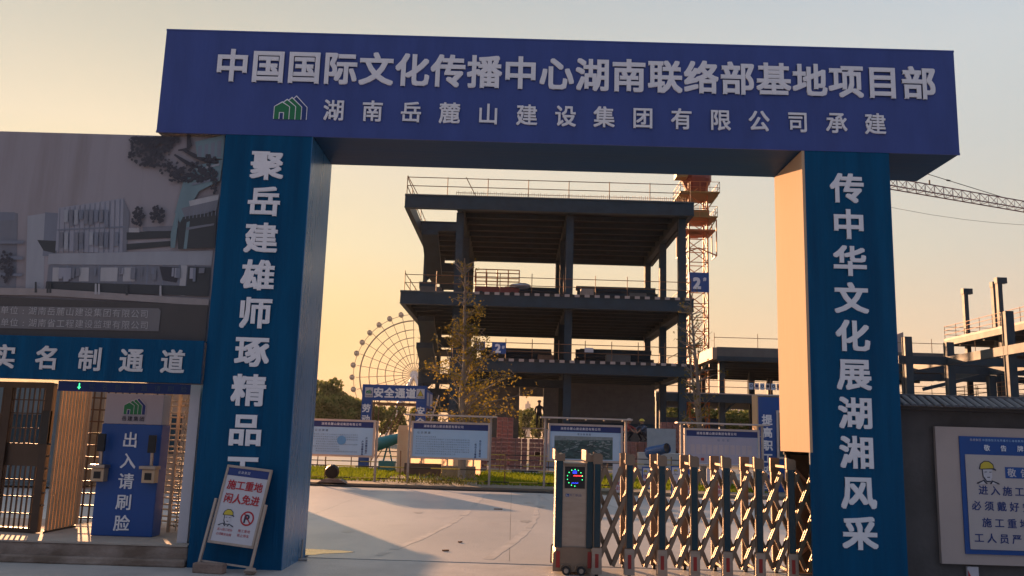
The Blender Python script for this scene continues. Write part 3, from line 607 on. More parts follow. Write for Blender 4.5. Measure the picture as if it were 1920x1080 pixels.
# ------------------------------------------------------------------ retractable gate
def slide_gate():
    t = thing('retractable_gate', (2, 11.8, 0), 'folding stainless gate of crossed bars with dark posts across the opening', 'gate')
    F, Bk = 11.36, 12.16
    def post(x, y, front, par):
        p = box(x-.048, x+.048, y-.03, y+.03, .05, 1.40).build('post', STAIN, par, bevel=.006)
        c = MB(); vs = []
        prof = [(-.055, 1.395), (.055, 1.395), (.055, 1.50), (.03, 1.52), (0, 1.512), (-.03, 1.525), (-.055, 1.54)] if front else [(-.055, 1.34), (.055, 1.34), (.055, 1.52), (-.055, 1.52)]
        c.prism([(x+a, y-.045, z) for a, z in prof], (0, .09, 0)); c.build('cap', STAIN, p, bevel=.006)
        if front:
            s = box(x-.037, x+.037, y-.046, y-.031, .36, 1.39).build('gloss_strip', GLASSB, p, bevel=.006)
            MB().prism([(x-.055, y-.05, .04), (x+.055, y-.05, .04), (x+.05, y-.05, .34), (x-.05, y-.05, .34)], (0, .09, 0)).build('shoe', STAIN2, p, bevel=.01)
            box(x-.022, x+.022, y-.057, y-.0505, .11, .28).build('reflector', RED, p, bevel=.004)
        w = MB(); w.tube([(x-.02, y, .045), (x+.02, y, .045)], .045, 12); w.build('wheel', BLACK, p)
    xs_ = [1.10+.4125*i for i in range(7)]
    for i, x in enumerate(xs_):
        post(x, F, True, t)
        if i: post(x+.03, Bk, False, t)
        q = MB(); q.bar((x, F+.05, 1.42), (x+.03, Bk-.05, 1.42), .03); q.bar((x, F+.05, .12), (x+.03, Bk-.05, .12), .03); q.build('tie_bar', STAIN, t)
    st_, zb_, zt_ = .1031, .13, 1.34
    L_, R_ = 1.13, 3.97
    def clip(p, q_):
        (x0, z0), (x1, z1) = p, q_
        if max(x0, x1) < L_+.05 or min(x0, x1) > R_-.05: return None
        f = lambda x: z0+(z1-z0)*(x-x0)/(x1-x0)
        if x0 < L_: x0, z0 = L_, f(L_)
        elif x0 > R_: x0, z0 = R_, f(R_)
        if x1 < L_: x1, z1 = L_, f(L_)
        elif x1 > R_: x1, z1 = R_, f(R_)
        return (x0, z0), (x1, z1)
    for k in range(-4, 20):
        xb = 1.10+2*st_*k
        for sg in (1, -1):
            c = clip((xb, zb_), (xb+sg*5*st_, zt_))
            if not c: continue
            for s in (0, 1):
                y = F+(.0 if sg > 0 else .10)+s*(.05 if sg > 0 else .05)
                MB().bar((c[0][0], y, c[0][1]+s*.012), (c[1][0], y, c[1][1]+s*.012), .050, .018, up=(0, 1, 0)).build('lattice_bar', STAIN, t)
    # motor head
    h = MB(); h.box(.585, 1.045, 11.44, 12.15, .28, 1.40); hd = h.build('motor_head', STAIN2, t, bevel=.01)
    for x, z1 in ((.615, 1.535), (1.015, 1.535)):
        box(x-.046, x+.046, 11.395, 11.438, .33, 1.42).build('gloss_strip', GLASSB, hd, bevel=.008)
        MB().prism([(x-.06, 11.38, 1.421), (x+.06, 11.38, 1.421), (x+.06, 11.38, 1.505), (x, 11.38, 1.49), (x-.04, 11.38, 1.52), (x-.06, 11.38, 1.56)], (0, .8, 0)).build('cap', STAIN, hd, bevel=.006)
        box(x-.024, x+.024, 11.385, 11.392, .09, .29).build('reflector', RED, hd, bevel=.004)
    MB().prism([(.57, 11.4, .06), (1.06, 11.4, .06), (1.055, 11.4, .26), (1.0, 11.4, .32), (.63, 11.4, .32), (.575, 11.4, .26)], (0, .75, 0)).build('base_cover', STAIN, hd, bevel=.02)
    box(.685, .945, 11.425, 11.438, 1.07, 1.345).build('display', BLACK, hd)
    box(.675, .955, 11.418, 11.438, 1.352, 1.385).build('display_hood', STAIN, hd)
    q = MB()
    for k in range(14):
        a = 2*math.pi*(k+.5)/14
        if -1.3 < a-2*math.pi < -.35: continue
        q.disc((.815+.098*math.cos(a), 11.420, 1.205+.105*math.sin(a)), .006, 8, G_LED)
    for i in range(5):
        for z in (1.275, 1.262, 1.29): q.disc((.79+i*.011, 11.420, z), .004, 6, B_LED)
    for i in range(12): q.disc((.80+i*.0095, 11.420, 1.228+(i % 2)*.006), .0045, 6, R_LED)
    for i in range(9): q.disc((.775+i*.010, 11.420, 1.135+(i % 3)*.003), .0038, 6, B_LED)
    q.build('led_dot', None, hd)
    q = MB(); q.poly([(.70, 11.436, .965), (.745, 11.436, .965), (.745, 11.436, 1.0), (.70, 11.436, 1.0)], SIGNB); line(q, '开门机业', .75, .91, 11.436, .985, .035, m=NAVY)
    q.poly([(.71, 11.434, .972), (.735, 11.434, .972), (.735, 11.434, .978), (.718, 11.434, .978), (.718, 11.434, .995), (.71, 11.434, .995)], WHITE); q.build('maker_mark', None, hd)
    for x in (.72, .91):
        w = MB(); w.tube([(x, 11.36, .055), (x, 11.42, .055)], .055, 16); w = w.build('wheel', BLACK, hd); MB().disc((x, 11.357, .055), .03, 10, STAIN2).build('hub', None, hd)
        q = MB(); q.tube([(x-.075, 11.385, .06), (x-.06, 11.385, .12), (x, 11.385, .145), (x+.06, 11.385, .12), (x+.075, 11.385, .06)], .012, 6); q.build('wheel_arch', STAIN, hd)
slide_gate()

# ------------------------------------------------------------------ information boards
def board(x0, x1, zb, zt, xp0, xp1, zcap, label, poster, cap=True):
    Y = 30.5; t = thing('information_board', ((x0+x1)/2, Y, 0), label, 'information board', 'information boards along the verge')
    for x in (xp0, xp1):
        if x is not None: MB().bar((x, Y, -.02), (x, Y, zcap if cap else zt+.05), .075).build('post', GALV, t, bevel=.008)
    fr_ = MB(); w = .07
    for a in ((x0-w, x1+w, zb-w, zb), (x0-w, x1+w, zt, zt+w), (x0-w, x0, zb, zt), (x1, x1+w, zb, zt)): fr_.box(a[0], a[1], Y-.07, Y+.05, a[2], a[3])
    fr_.build('frame', ALU, t)
    box(x0, x1, Y-.04, Y+.03, zb, zt).build('panel', LBLUE, t)
    for x in (xp0, xp1):
        if x is not None: 
            for z in (zb+.15, zt-.15): MB().bar((x, Y, z), (x0 if x < x0 else x1, Y, z), .03).build('bracket', GALV, t)
    if cap:
        c = MB(); a, b = xp0-.18, xp1+.2; c.box(a, b, Y-.28, Y+.2, zcap, zcap+.05); c.build('cap_sheet', ALU, t)
        for k in range(5): xx = a+(b-a)*(k+.5)/5; MB().bar((xx, Y-.27, zcap-.02), (xx, Y+.15, zcap-.02), .03, .04).build('rafter', GALV, t)
    q = MB(); yy = Y-.045; hb = zt-.20
    q.poly([(x0, yy, hb), (x1, yy, hb), (x1, yy, zt), (x0, yy, zt)], NAVY)
    line(q, '湖南岳麓山建设集团有限公司', x0+.35, x0+1.75, yy-.004, zt-.095, .09, off=.02, m=PRINT)
    poster(q, x0, x1, zb, hb, yy-.003); q.build('poster', None, t)
PLB = mat('pale blue print', (.46, .60, .76), .6, var=.04); PGR = mat('greyblue text print', (.13, .19, .30), .7, var=.08)
def text_poster(seed, mapb=False):
    def f(q, x0, x1, zb, zt, y):
        rr = random.Random(seed); w = x1-x0; TX = '建设工程项目施工安全生产管理质量进度文明标准化湖南岳麓山集团有限公司工地现场制度职责公示牌人员消防保卫环境'
        line(q, '公示牌'+TX[:1], x0+.12, x0+.62, y, zt-.12, .08, m=PGR)
        z = zt-.26
        while z > zb+.10:
            ind = .2 if rr.random() < .3 else .1; end = w*.76 if rr.random() > .2 else w*rr.uniform(.3, .7); n_ = int((end-ind)/.062)
            line(q, ''.join(rr.choice(TX) for _ in range(n_)), x0+ind, x0+end, y, z, .046, off=.01, m=PGR); z -= .082
        if mapb: q.disc((x0+w*.5, y-.001, zt-.45), .16, 9, mat('map blue', (.12, .33, .60), .6))
        for k, n_ in ((.90, 7), (.84, 6)):
            for i in range(n_): put(q, TX[(i*5+seed) % 30], x0+w*k, y, zt-.36-i*.085-(0 if k > .87 else .12), .07, .03, m=NAVY)
    return f
def aerial_poster(q, x0, x1, zb, zt, y):
    w = x1-x0; q.poly([(x0+.05, y, zb+.03), (x1-.05, y, zb+.03), (x1-.05, y, zt-.03), (x0+.05, y, zt-.03)], PLB)
    line(q, '项目效果图', x0+w*.38, x0+w*.58, y-.002, zt-.08, .07, m=PGR)
    X0, X1, Z0, Z1 = x0+.15, x1-.28, zb+.03, zt-.15; y -= .003
    g1 = mat('aerial green', (.05, .10, .10), .6, var=.6, scale=9); g2 = mat('aerial grey', (.22, .26, .27), .6, var=.3, scale=8); g3 = mat('aerial dark', (.03, .055, .06), .6, var=.3)
    q.poly([(X0, y, Z0), (X1, y, Z0), (X1, y, Z1), (X0, y, Z1)], g1); rr = random.Random(5)
    q.poly([(X0, y-.001, Z1-.16), (X1, y-.001, Z1-.1), (X1, y-.001, Z1), (X0, y-.001, Z1)], g2)
    for k in range(150):
        x, z = rr.uniform(X0+.1, X1-.12), rr.uniform(Z0+.04, Z1-.14); a, b = rr.uniform(.03, .11), rr.uniform(.008, .024); s = rr.uniform(-.3, .3)
        q.poly([(x-a, y-.0015-k*.00001, z-b-s*a), (x+a, y-.0015-k*.00001, z-b+s*a), (x+a, y-.0015-k*.00001, z+b+s*a), (x-a, y-.0015-k*.00001, z+b-s*a)], rr.choice((g1, g2, g3, g3, g2)))
def list_poster(q, x0, x1, zb, zt, y):
    w = x1-x0; pk = mat('pinkish poster', (.36, .36, .46), .6, var=.05, scale=2)
    q.poly([(x0+.02, y, zb+.02), (x1-.02, y, zb+.02), (x1-.02, y, zt-.01), (x0+.02, y, zt-.01)], pk); line(q, '公示栏', x0+w*.42, x0+w*.62, y-.002, zt-.12, .08, m=PGR)
    l1 = mat('list cell', (.44, .40, .44), .6)
    for k in range(11):
        x = x0+.14+k*(w-.3)/11; q.poly([(x, y-.003, zt-.6), (x+.15, y-.003, zt-.6), (x+.15, y-.003, zt-.28), (x, y-.003, zt-.28)], l1)
    q.poly([(x0+.5, y-.004, zb+.1), (x0+.61, y-.004, zb+.1), (x0+.61, y-.004, zb+.2), (x0+.5, y-.004, zb+.2)], RED)
board(-7.03, -4.86, .92, 2.06, -7.25, -4.73, 2.3, 'pale blue information board at the left partly behind the gate pillar', text_poster(11, True), False)
board(-3.47, -.87, .94, 2.08, -3.60, -.78, 2.34, 'pale blue text information board in front of the yellow leaved tree', text_poster(22))
board(1.29, 3.74, .99, 2.14, 1.11, 3.92, 2.38, 'information board with a printed aerial view above the gate motor', aerial_poster)
board(6.01, 8.48, .99, 2.12, 5.84, 8.66, 2.34, 'pinkish grey information board with a printed list right of the aerial view board', list_poster)

# ------------------------------------------------------------------ verge, barriers, cable
box(-14, 13, 29.3, 41.4, -.06, .03).build('verge', EARTH, kind='structure')
def grass():
    rr = random.Random(2); vs = []; fs = []
    for k in range(30000):
        x, y = rr.uniform(-12, 9), rr.uniform(30.9, 41.3)
        if -4.7 < x < -1.2 and y < 36 and rr.random() < .8: continue
        h = rr.uniform(.06, .15); a = rr.uniform(0, 6.28); w = .012+.0006*y; dx, dy = math.cos(a)*w, math.sin(a)*w; b = len(vs)
        vs += [(x-dx, y-dy, .02), (x+dx, y+dy, .02), (x+rr.uniform(-.05, .05), y+rr.uniform(-.05, .05), .02+h)]; fs.append((b, b+1, b+2))
    tag(MB().add(vs, fs).build('grass', GRASSM, kind='stuff'), 'bright short grass on the verge behind the information boards', 'grass')
grass()
def weeds():
    rr = random.Random(9); vs = []; fs = []
    for cx, n in ((-4.1, 90), (-3.3, 200), (-2.6, 260), (-1.9, 200), (-1.3, 60)):
        for k in range(n):
            x, y, z = cx+rr.gauss(0, .28), 30.2+rr.gauss(0, .3), rr.uniform(.0, .42)*rr.random()+.03; a = rr.uniform(0, 6.28); s = rr.uniform(.02, .05); b = len(vs)
            vs += [(x, y, z), (x+s*math.cos(a), y+s*math.sin(a), z+s), (x+s*.2, y, z+2*s)]; fs.append((b, b+1, b+2))
    tag(MB().add(vs, fs).build('weeds', WEED, kind='stuff'), 'scrubby weeds growing below the second information board', 'weeds')
weeds()
def barrier(Y, zs, posts, x0, x1, label, seed, lean=0):
    t = thing('pipe_barrier', ((x0+x1)/2, Y, 0), label, 'barrier'); rr = random.Random(seed)
    for k, z in enumerate(zs):
        r = MB(); x = x0; i = k
        while x < x1:
            e = min(x1, x+rr.uniform(.85, 1.05)); r.tube([(x, Y, z), (e, Y, z)], .024, 6, (YPIPE, BLACK)[i % 2]); x = e; i += 1
        r.build('rail', None, t)
    for x, h in posts: MB().tube([(x, Y+.03, -.02), (x+rr.uniform(-.03, .03), Y+.03, h)], .024, 6).build('post', RUST, t)
    return t
barrier(31.2, (.12, .52), [(-7.9, .8), (-6.6, .82), (-3.95, 1.1), (-.25, 1.15), (2.2, .9)], -9.5, 4.2, 'low yellow and black pipe barrier along the near edge of the verge', 1)
barrier(41.6, (.35, .62, .85), [(-9.2, 1), (-7.6, 1.0), (-5.2, .95), (-2.6, 1.0), (-.6, .95), (1.7, 1.0), (4.5, 1.0), (7.5, 1)], -11, 9.5, 'yellow and black pipe barrier in front of the stacked red bricks', 2)
o = MB(); cpts = [(-9, 27.9, .02)]+[(-8.5+k*.8, 28.2-.05*k+.08*math.sin(k*1.3), .02) for k in range(13)]+[(1.4, 27.45, .02), (1.9, 27.6, .03), (1.7, 27.8, .03), (1.2, 27.75, .03)]
o.tube(cpts, .03, 6); tag(o.build('cable', BLACK, loc=(-3, 28, 0)), 'black cable lying along the front edge of the verge', 'cable')
o = MB(); o.tube([(x, y+.35, z) for x, y, z in cpts[:-4]], .024, 6); tag(o.build('hose', DARK, loc=(-3, 28.4, 0)), 'thin dark hose lying just behind the black cable', 'hose')
sp_ = thing('spotlight', (-6.0, 29.6, 0), 'round black spotlight on a small concrete base beside the grass', 'spotlight')
q = MB(); q.tube([(-6.0, 29.35, .36), (-6.0, 29.5, .38), (-6.0, 29.75, .36)], [.21, .24, .13], 14); q.build('lamp_body', BLACK, sp_, smooth=False)
q = MB(); q.prism([(-6.45, 29.3, 0), (-5.5, 29.3, 0), (-5.72, 29.3, .13), (-6.22, 29.3, .13)], (0, .5, 0)); q.build('base', STEP, sp_, bevel=.02)
# small standing site signs behind the gate lattice
def small_sign(x, w, z0, z1, kind, label):
    t = thing('standing_sign', (x, 27.2, 0), label, 'sign', 'standing safety signs behind the folding gate')
    for s in (-1, 1): MB().bar((x+s*w*.42, 27.25, 0), (x+s*w*.42, 27.25, z1), .03).build('leg', GALV, t)
    box(x-w/2, x+w/2, 27.18, 27.22, z0, z1).build('panel', SIGNB if kind else WHITE, t)
    q = MB(); y = 27.175; a, b = x-w/2+.03, x+w/2-.03
    q.poly([(a, y, z0+.04), (b, y, z0+.04), (b, y, z1-.04), (a, y, z1-.04)], WHITE)
    if kind == 0: worker_face(q, x-.05, z1-.23, .28, y-.003); line(q, '施工现场', a+.05, b-.02, y-.004, z0+.28, .11, m=REDT); line(q, '注意安全', a+.05, b-.02, y-.004, z0+.13, .11, m=REDT)
    else:
        q.poly([(x-.02, y-.003, z1-.24), (b-.03, y-.003, z1-.24), (b-.03, y-.003, z1-.09), (x-.02, y-.003, z1-.09)], SIGNB); worker_face(q, x-w*.28, z1-.18, .18, y-.003)
        line(q, '当心落物', a, b, y-.004, z0+.38, .12, m=REDT); line(q, '禁止入内', a, b, y-.004, z0+.19, .12, m=REDT)
    q.build('print', None, t)
small_sign(3.40, .60, .12, .98, 0, 'white standing sign with red text nearest the gate motor')
small_sign(4.25, .50, .25, .92, 1, 'small blue bordered sign second from the gate motor behind the lattice')
small_sign(5.22, .66, .10, .97, 1, 'large blue bordered sign third from the gate motor behind the lattice')
small_sign(6.30, .62, .10, .92, 0, 'white sign with red text farthest from the gate motor behind the lattice')

# ------------------------------------------------------------------ blue safety board at the right
t = thing('safety_display', (9.9, 32, 0), 'tall blue display case with white vertical text behind the right gate pillar', 'display case')
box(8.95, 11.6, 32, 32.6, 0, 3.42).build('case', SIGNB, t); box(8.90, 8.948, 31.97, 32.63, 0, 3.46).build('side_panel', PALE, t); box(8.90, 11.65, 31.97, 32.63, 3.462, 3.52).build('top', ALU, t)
box(9.60, 11.5, 31.93, 31.998, 1.2, 2.95).build('glazed_frame', ALU, t); box(9.68, 11.4, 31.915, 31.929, 1.28, 2.87).build('pane', GLASSB, t)
for i, ch in enumerate('提高职工安全'): q = MB(); put(q, ch, 9.27, 31.99, 2.60-i*.46, .36, .03); q.build('letter', PRINT, t)

# ------------------------------------------------------------------ safety passage
def passage():
    t = thing('safety_passage', (-5.8, 42, 0), 'blue safety passage portal with white characters and scaffolding behind', 'passage')
    b = box(-7.34, -4.24, 42, 42.35, 3.25, 4.0).build('header', SIGNB, t)
    p1 = box(-7.34, -6.86, 42, 42.35, 0, 3.248).build('pillar', SIGNB, t); p2 = box(-4.72, -4.24, 42, 42.35, 0, 3.248).build('pillar', SIGNB, t)
    for i, ch in enumerate('安全通道'): q = MB(); put(q, ch, -6.55+i*.52, 41.99, 3.62, .46, .035); q.build('letter', PRINT, b)
    q = MB(); q.poly([(-7.2, 41.99, 3.38), (-6.82, 41.99, 3.38), (-6.82, 41.99, 3.85), (-7.2, 41.99, 3.85)], WHITE); logo(q, -7.01, 3.66, .3, 41.98); line(q, '岳建集团', -7.18, -6.84, 41.98, 3.45, .07, m=INK); q.build('emblem', None, b)
    q = MB(); q.poly([(-4.72, 41.99, 3.38), (-4.33, 41.99, 3.38), (-4.33, 41.99, 3.85), (-4.72, 41.99, 3.85)], WHITE)
    q.poly([(-4.68, 41.985, 3.5), (-4.37, 41.985, 3.5), (-4.525, 41.985, 3.8)], INK); q.poly([(-4.645, 41.98, 3.52), (-4.405, 41.98, 3.52), (-4.525, 41.98, 3.76)], YELLOW); line(q, '当心落物', -4.7, -4.35, 41.98, 3.43, .06, m=INK); q.build('warning_panel', None, b)
    for i, ch in enumerate('劳动光荣'): q = MB(); put(q, ch, -7.1, 41.99, 2.86-i*.52, .38, .03); q.build('letter', PRINT, p1)
    for i, ch in enumerate('安全第一'): q = MB(); put(q, ch, -4.48, 41.99, 2.80-i*.52, .38, .03); q.build('letter', PRINT, p2)
    s = box(-4.34, -4.30, 42.36, 45.9, 3.0, 3.85).build('side_banner', SIGNB, t)
    q = MB()
    for k in range(2): y0 = 42.7+k*1.8; q.poly([(-4.296, y0, 3.1), (-4.296, y0+1.3, 3.1), (-4.296, y0+1.3, 3.75), (-4.296, y0, 3.75)], WHITE)
    q.build('side_poster', None, s)
    for k in range(3):
        y = 42.6+k*1.65
        for x in (-7.1, -4.4): MB().tube([(x, y, 0), (x, y, 3.9)], .03, 6).build('scaffold_tube', RUST, t)
        MB().tube([(-7.2, y, 3.15), (-4.3, y, 3.15)], .03, 6).build('scaffold_tube', RUST, t)
        MB().tube([(-7.1, y, 0.3), (-5.6, y, 3.15)], .025, 6).build('scaffold_tube', RUST, t)
    box(-7.3, -4.35, 42.4, 45.0, 3.87, 3.93).build('deck', WOODL, t)
passage()
# leaning truss ladder behind the passage
t = thing('scaffold_ladder', (-5.0, 46, 0), 'leaning steel truss ladder seen through the safety passage', 'ladder')
for s in (0, .45): MB().tube([(-6.0+s, 51.5, 0), (-4.9+s, 51.5, 4.0)], .035, 6).build('rail', ALU, t)
for k in range(12): z = .3+k*.3; MB().tube([(-6.0+1.1*z/4, 51.5, z), (-5.55+1.1*z/4, 51.5, z)], .025, 6).build('rung', ALU, t)

def cannon(x, y, z, ang, el, m_, label, L=1.3, r=.28):
    t = thing('fog_cannon', (x, y, 0), label, 'fog cannon'); d = Vector((math.cos(ang)*math.cos(el), math.sin(ang)*math.cos(el), math.sin(el))); c = Vector((x, y, z))
    q = MB(); ps = [c-d*L*.5, c-d*L*.45, c-d*L*.2, c+d*L*.4, c+d*L*.42, c+d*L*.5]; q.tube(ps, [r*.7, r*1.05, r, r*.78, r*.9, r*.9], 16, cap=False); q.build('barrel', m_, t, smooth=True)
    q = MB(); q.tube([c+d*L*.44, c+d*L*.445], r*.86, 16); q.build('throat', BLACK, t)
    q = MB(); q.tube([c-d*L*.5, c-d*L*.49], r*.7, 16); q.build('back_cover', m_, t)
    for s in (-1, 1): MB().bar((x+s*.3, y+.1, 0), (x, y, z-.1), .06).build('stand_leg', m_, t)
    box(x-.35, x+.35, y-.3, y+.3, 0, z*.35).build('motor_box', m_, t)
cannon(-6.15+.55, 39.5, 1.35, math.radians(15), math.radians(18), TURQ, 'turquoise fog cannon aimed right beside the pale sunlit tank')
cannon(6.75, 41, 1.27, math.radians(-55), math.radians(12), SKYBL, 'blue fog cannon with its dark mouth towards the gate, left of the listing board', 1.3, .26)
# pale tank
def tank():
    t = thing('sheet_cover', (-3.2, 38, 0), 'curved pale ribbed sheet glowing orange with the low sun behind it', 'cover')
    x0, x1, y0, r = -4.98, -1.35, 37.6, .3; q = MB(); q2 = MB()
    ring = [(x0, y0+1.3)]+[(x0+r-r*math.cos(a), y0+r-r*math.sin(a)) for a in np.linspace(0, math.pi/2, 6)]+[(x0+r+k*(x1-x0-r)/6, y0) for k in range(1, 7)]
    zs = [(.02+k*.05, .012*(k % 2)) for k in range(37)]+[(1.92, .03), (1.99, .10), (2.04, .22), (2.06, .4)]
    n = len(ring); vs = [(x, y+o, z) for z, o in zs for x, y in ring]; fs = [(j*n+i, j*n+i+1, (j+1)*n+i+1, (j+1)*n+i) for j in range(len(zs)-1) for i in range(n-1)]
    q.add(vs, fs); q.build('sheet', leafmat('peach translucent sheet', [(.80, .58, .42), (.84, .64, .48)], .8), t, smooth=True)
    for k in (1, 3, 5): x = x0+r+k*(x1-x0-r)/6; MB().bar((x, y0+.5, 0), (x, y0+.5, 2.0), .05).build('support_post', RUST, t)
tank()
o = box(-4.4, -2.9, 36.0, 36.3, .02, .52).build('timber_hoarding', mat('brown timber', (.10, .06, .045), .8, var=.2), loc=(-3.6, 36, 0)); tag(o, 'low dark brown panel standing on the verge behind the weeds', 'panel')
o = box(-2.75, -1.45, 34.5, 35.2, .02, .5).build('plastic_crate', mat('faded crate', (.24, .19, .13), .8, var=.2, scale=3), bevel=.02, loc=(-2, 35, 0)); tag(o, 'low faded tan box on the verge below the second information board', 'box')

# ------------------------------------------------------------------ brick stacks
BM = bpy.data.meshes.new('brick')
def _brick():
    w, d, h = .272, .30, .205; X = [-w/2, -w/2+.035, -.018, .018, w/2-.035, w/2]; Z = [0, .04, h-.04, h]; y = -d/2
    vs = [(x, y, z) for z in Z for x in X]; fs = [(j*6+i, j*6+i+1, j*6+i+7, j*6+i+6) for j in range(3) for i in range(5) if not (j == 1 and i in (1, 3))]
    for i in (1, 3):
        k = len(vs); o = [6+i, 7+i, 13+i, 12+i]; vs += [(vs[q][0], y+.08, vs[q][2]) for q in o]
        fs += [(o[a_], o[(a_+1) % 4], k+(a_+1) % 4, k+a_) for a_ in range(4)]+[(k, k+1, k+2, k+3)]
    k = len(vs); vs += [(-w/2, d/2, 0), (w/2, d/2, 0), (w/2, d/2, h), (-w/2, d/2, h)]
    fs += [(k+1, k, k+3, k+2), (0, 18, k+3, k), (5, k+1, k+2, 23), (18, 23, k+2, k+3), (0, k, k+1, 5)]
    BM.from_pydata(vs, [], fs); BM.materials.append(BRICK); BM.update()
_brick()
def stack(x, y, nx, ny, nz, label, z0=.1, missing=.04):
    rr = random.Random(int(x*97+y*13+nz)); t = thing('brick_stack', (x, y, 0), label, 'brick stack', 'stacks of red hollow bricks on the site')
    w, d = nx*.305, ny*.315
    p = MB()
    for k in range(3): p.box(x-w/2, x+w/2, y-d/2+k*(d-.1)/2, y-d/2+k*(d-.1)/2+.1, 0, .06)
    p.box(x-w/2, x+w/2, y-d/2, y+d/2, .061, .095); p.build('pallet', WOODL, t)
    for i in range(nx):
        for j in range(ny):
            for k in range(nz):
                if 0 < j < ny-1 and k < nz-1 and 0 < i < nx-1: continue
                if k == nz-1 and rr.random() < missing*3: continue
                if j == 0 and rr.random() < missing*.6: continue
                o = bpy.data.objects.new('brick', BM); COL.objects.link(o); o.parent = t
                o.location = (-w/2+.15+i*.305+rr.uniform(-.008, .008), -d/2+.155+j*.315+rr.uniform(-.012, .012), z0+k*.222); o.rotation_euler = (math.pi/2*0, 0, rr.uniform(-.03, .03))
for args in ((-1.75, 45.6, 3, 3, 7, 'red brick stack just left of the second board post, half hidden behind it'), (-.72, 45.4, 3, 3, 7, 'red brick stack standing second from the left in the front row'),
             (.30, 45.5, 3, 3, 7, 'red brick stack in the middle of the front row below the doorway'), (1.30, 45.4, 3, 3, 7, 'red brick stack in the front row just left of the aerial view board'),
             (-.45, 48.5, 3, 2, 12, 'tall red brick stack rising behind the front row left of the doorway'), (5.95, 46, 3, 3, 7, 'red brick stack right of the aerial view board below the crouching workers'),
             (7.0, 46.2, 3, 3, 7, 'red brick stack right of centre behind the blue fog cannon'), (8.75, 48.5, 4, 2, 12, 'tall red brick stack beside the front right column of the building')):
    stack(*args)

# ------------------------------------------------------------------ people
def person(loc, J, R_, E_, mats_, label, rot=0, helmet=None, scale=1.):
    """one continuous skinned body; J joints, E_ bones, R_ radii; mats_ by height bands"""
    me = bpy.data.meshes.new('person'); me.from_pydata([Vector(j)*scale for j in J], E_, []); o = bpy.data.objects.new('person', me); COL.objects.link(o)
    s = o.modifiers.new('s', 'SKIN'); s.use_smooth_shade = True; o.modifiers.new('u', 'SUBSURF').levels = 1
    for i, r in enumerate(R_): me.skin_vertices[0].data[i].radius = (r*scale, r*scale)
    me.skin_vertices[0].data[0].use_root = True
    m2 = bpy.data.meshes.new_from_object(o.evaluated_get(bpy.context.evaluated_depsgraph_get())); o.modifiers.clear(); o.data = m2
    for _, m_ in mats_: m2.materials.append(m_)
    for p in m2.polygons:
        c = p.center
        for i, (fn, _) in enumerate(mats_):
            if fn(c/scale): p.material_index = i; break
    o.location = loc; o.rotation_euler.z = rot; tag(o, label, 'person')
    hd = Vector(J[3])*scale
    h = MB(); n = 12; vs = [(hd.x+.125*math.cos(2*math.pi*k/n)*c_*scale, hd.y+.14*math.sin(2*math.pi*k/n)*c_*scale, hd.z+z_*scale) for c_, z_ in ((1.22, .035), (1.05, .04), (.98, .09), (.7, .14), (.15, .165)) for k in range(n)]
    h.add(vs, [(j*n+k, j*n+(k+1) % n, (j+1)*n+(k+1) % n, (j+1)*n+k) for j in range(4) for k in range(n)]+[tuple(range(4*n, 5*n))])
    hh = h.build('helmet', helmet or YELLOW, None, smooth=True); hh.parent = o
    f = MB(); f.box(hd.x-.018, hd.x+.018, hd.y-.135, hd.y-.09, hd.z-.045, hd.z+.0)
    for s_ in (-1, 1): f.box(hd.x+s_*.04-.014, hd.x+s_*.04+.014, hd.y-.112, hd.y-.09, hd.z+.002, hd.z+.014)
    ff = f.build('face', SKIN, None); ff.parent = o
    return o
def limbs(hipz, sh, l, r_, la, ra, hy=0, lean=0):
    """joints: 0 pelvis 1 chest 2 neck 3 head; then legs and arms"""
    J = [(0, hy, hipz), (0, hy-lean*.6, hipz+.30), (0, hy-lean, sh), (0, hy-lean*1.2, sh+.17), (0, hy-lean*1.25, sh+.27)]; R_ = [.15, .16, .07, .095, .07]; E_ = [(0, 1), (1, 2), (2, 3), (3, 4)]
    for side, pts in ((-1, l), (1, r_)):
        b = len(J); J += [(side*.1, hy, hipz-.06)]+[tuple(p) for p in pts]; R_ += [.10, .07, .05, .045, .035][:1+len(pts)]; E_ += [(0, b)]+[(b+i, b+i+1) for i in range(len(pts))]
    for side, pts in ((-1, la), (1, ra)):
        b = len(J); J += [(side*.19, hy-lean, sh-.08)]+[tuple(p) for p in pts]; R_ += [.065, .05, .038, .03, .025][:1+len(pts)]; E_ += [(1, b)]+[(b+i, b+i+1) for i in range(len(pts))]
    return J, R_, E_
DK = mat('dark work clothes', (.03, .03, .04), .9, var=.2); RDC = mat('faded red jacket', (.28, .06, .05), .9, var=.2); BLC = mat('blue grey work jacket', (.06, .08, .13), .9, var=.2)
J, R_, E_ = limbs(.93, 1.44, [(-.13, .0, .5), (-.13, .04, .08), (-.14, -.12, .04)], [(.12, -.06, .5), (.14, .0, .08), (.15, -.16, .04)], [(-.26, .02, 1.12), (-.22, -.14, .9), (-.2, -.2, .84)], [(.27, .02, 1.1), (.30, -.2, .98), (.30, -.28, .97)])
skin = (lambda c: c.z > 1.5 or (abs(c.x) > .18 and c.z < .93 and c.z > .8), SKIN)
person((1.62, 55.6, 2.30), J, R_, E_, [skin, (lambda c: c.z > .92, DK), (lambda c: True, BLACK)], 'person in dark work clothes standing in the dark doorway of the building', 0, BLC)
JC, RC, EC = limbs(.42, .86, [(-.18, -.38, .52), (-.16, -.10, .10), (-.17, -.24, .05)], [(.2, -.36, .50), (.18, -.05, .10), (.19, -.2, .05)], [(-.26, -.42, .66), (-.12, -.58, .48), (-.08, -.64, .44)], [(.27, -.42, .64), (.14, -.6, .46), (.1, -.66, .42)], hy=.05, lean=.22)
skc = (lambda c: c.z > .93 or (c.y < -.5 and c.z > .3), SKIN)
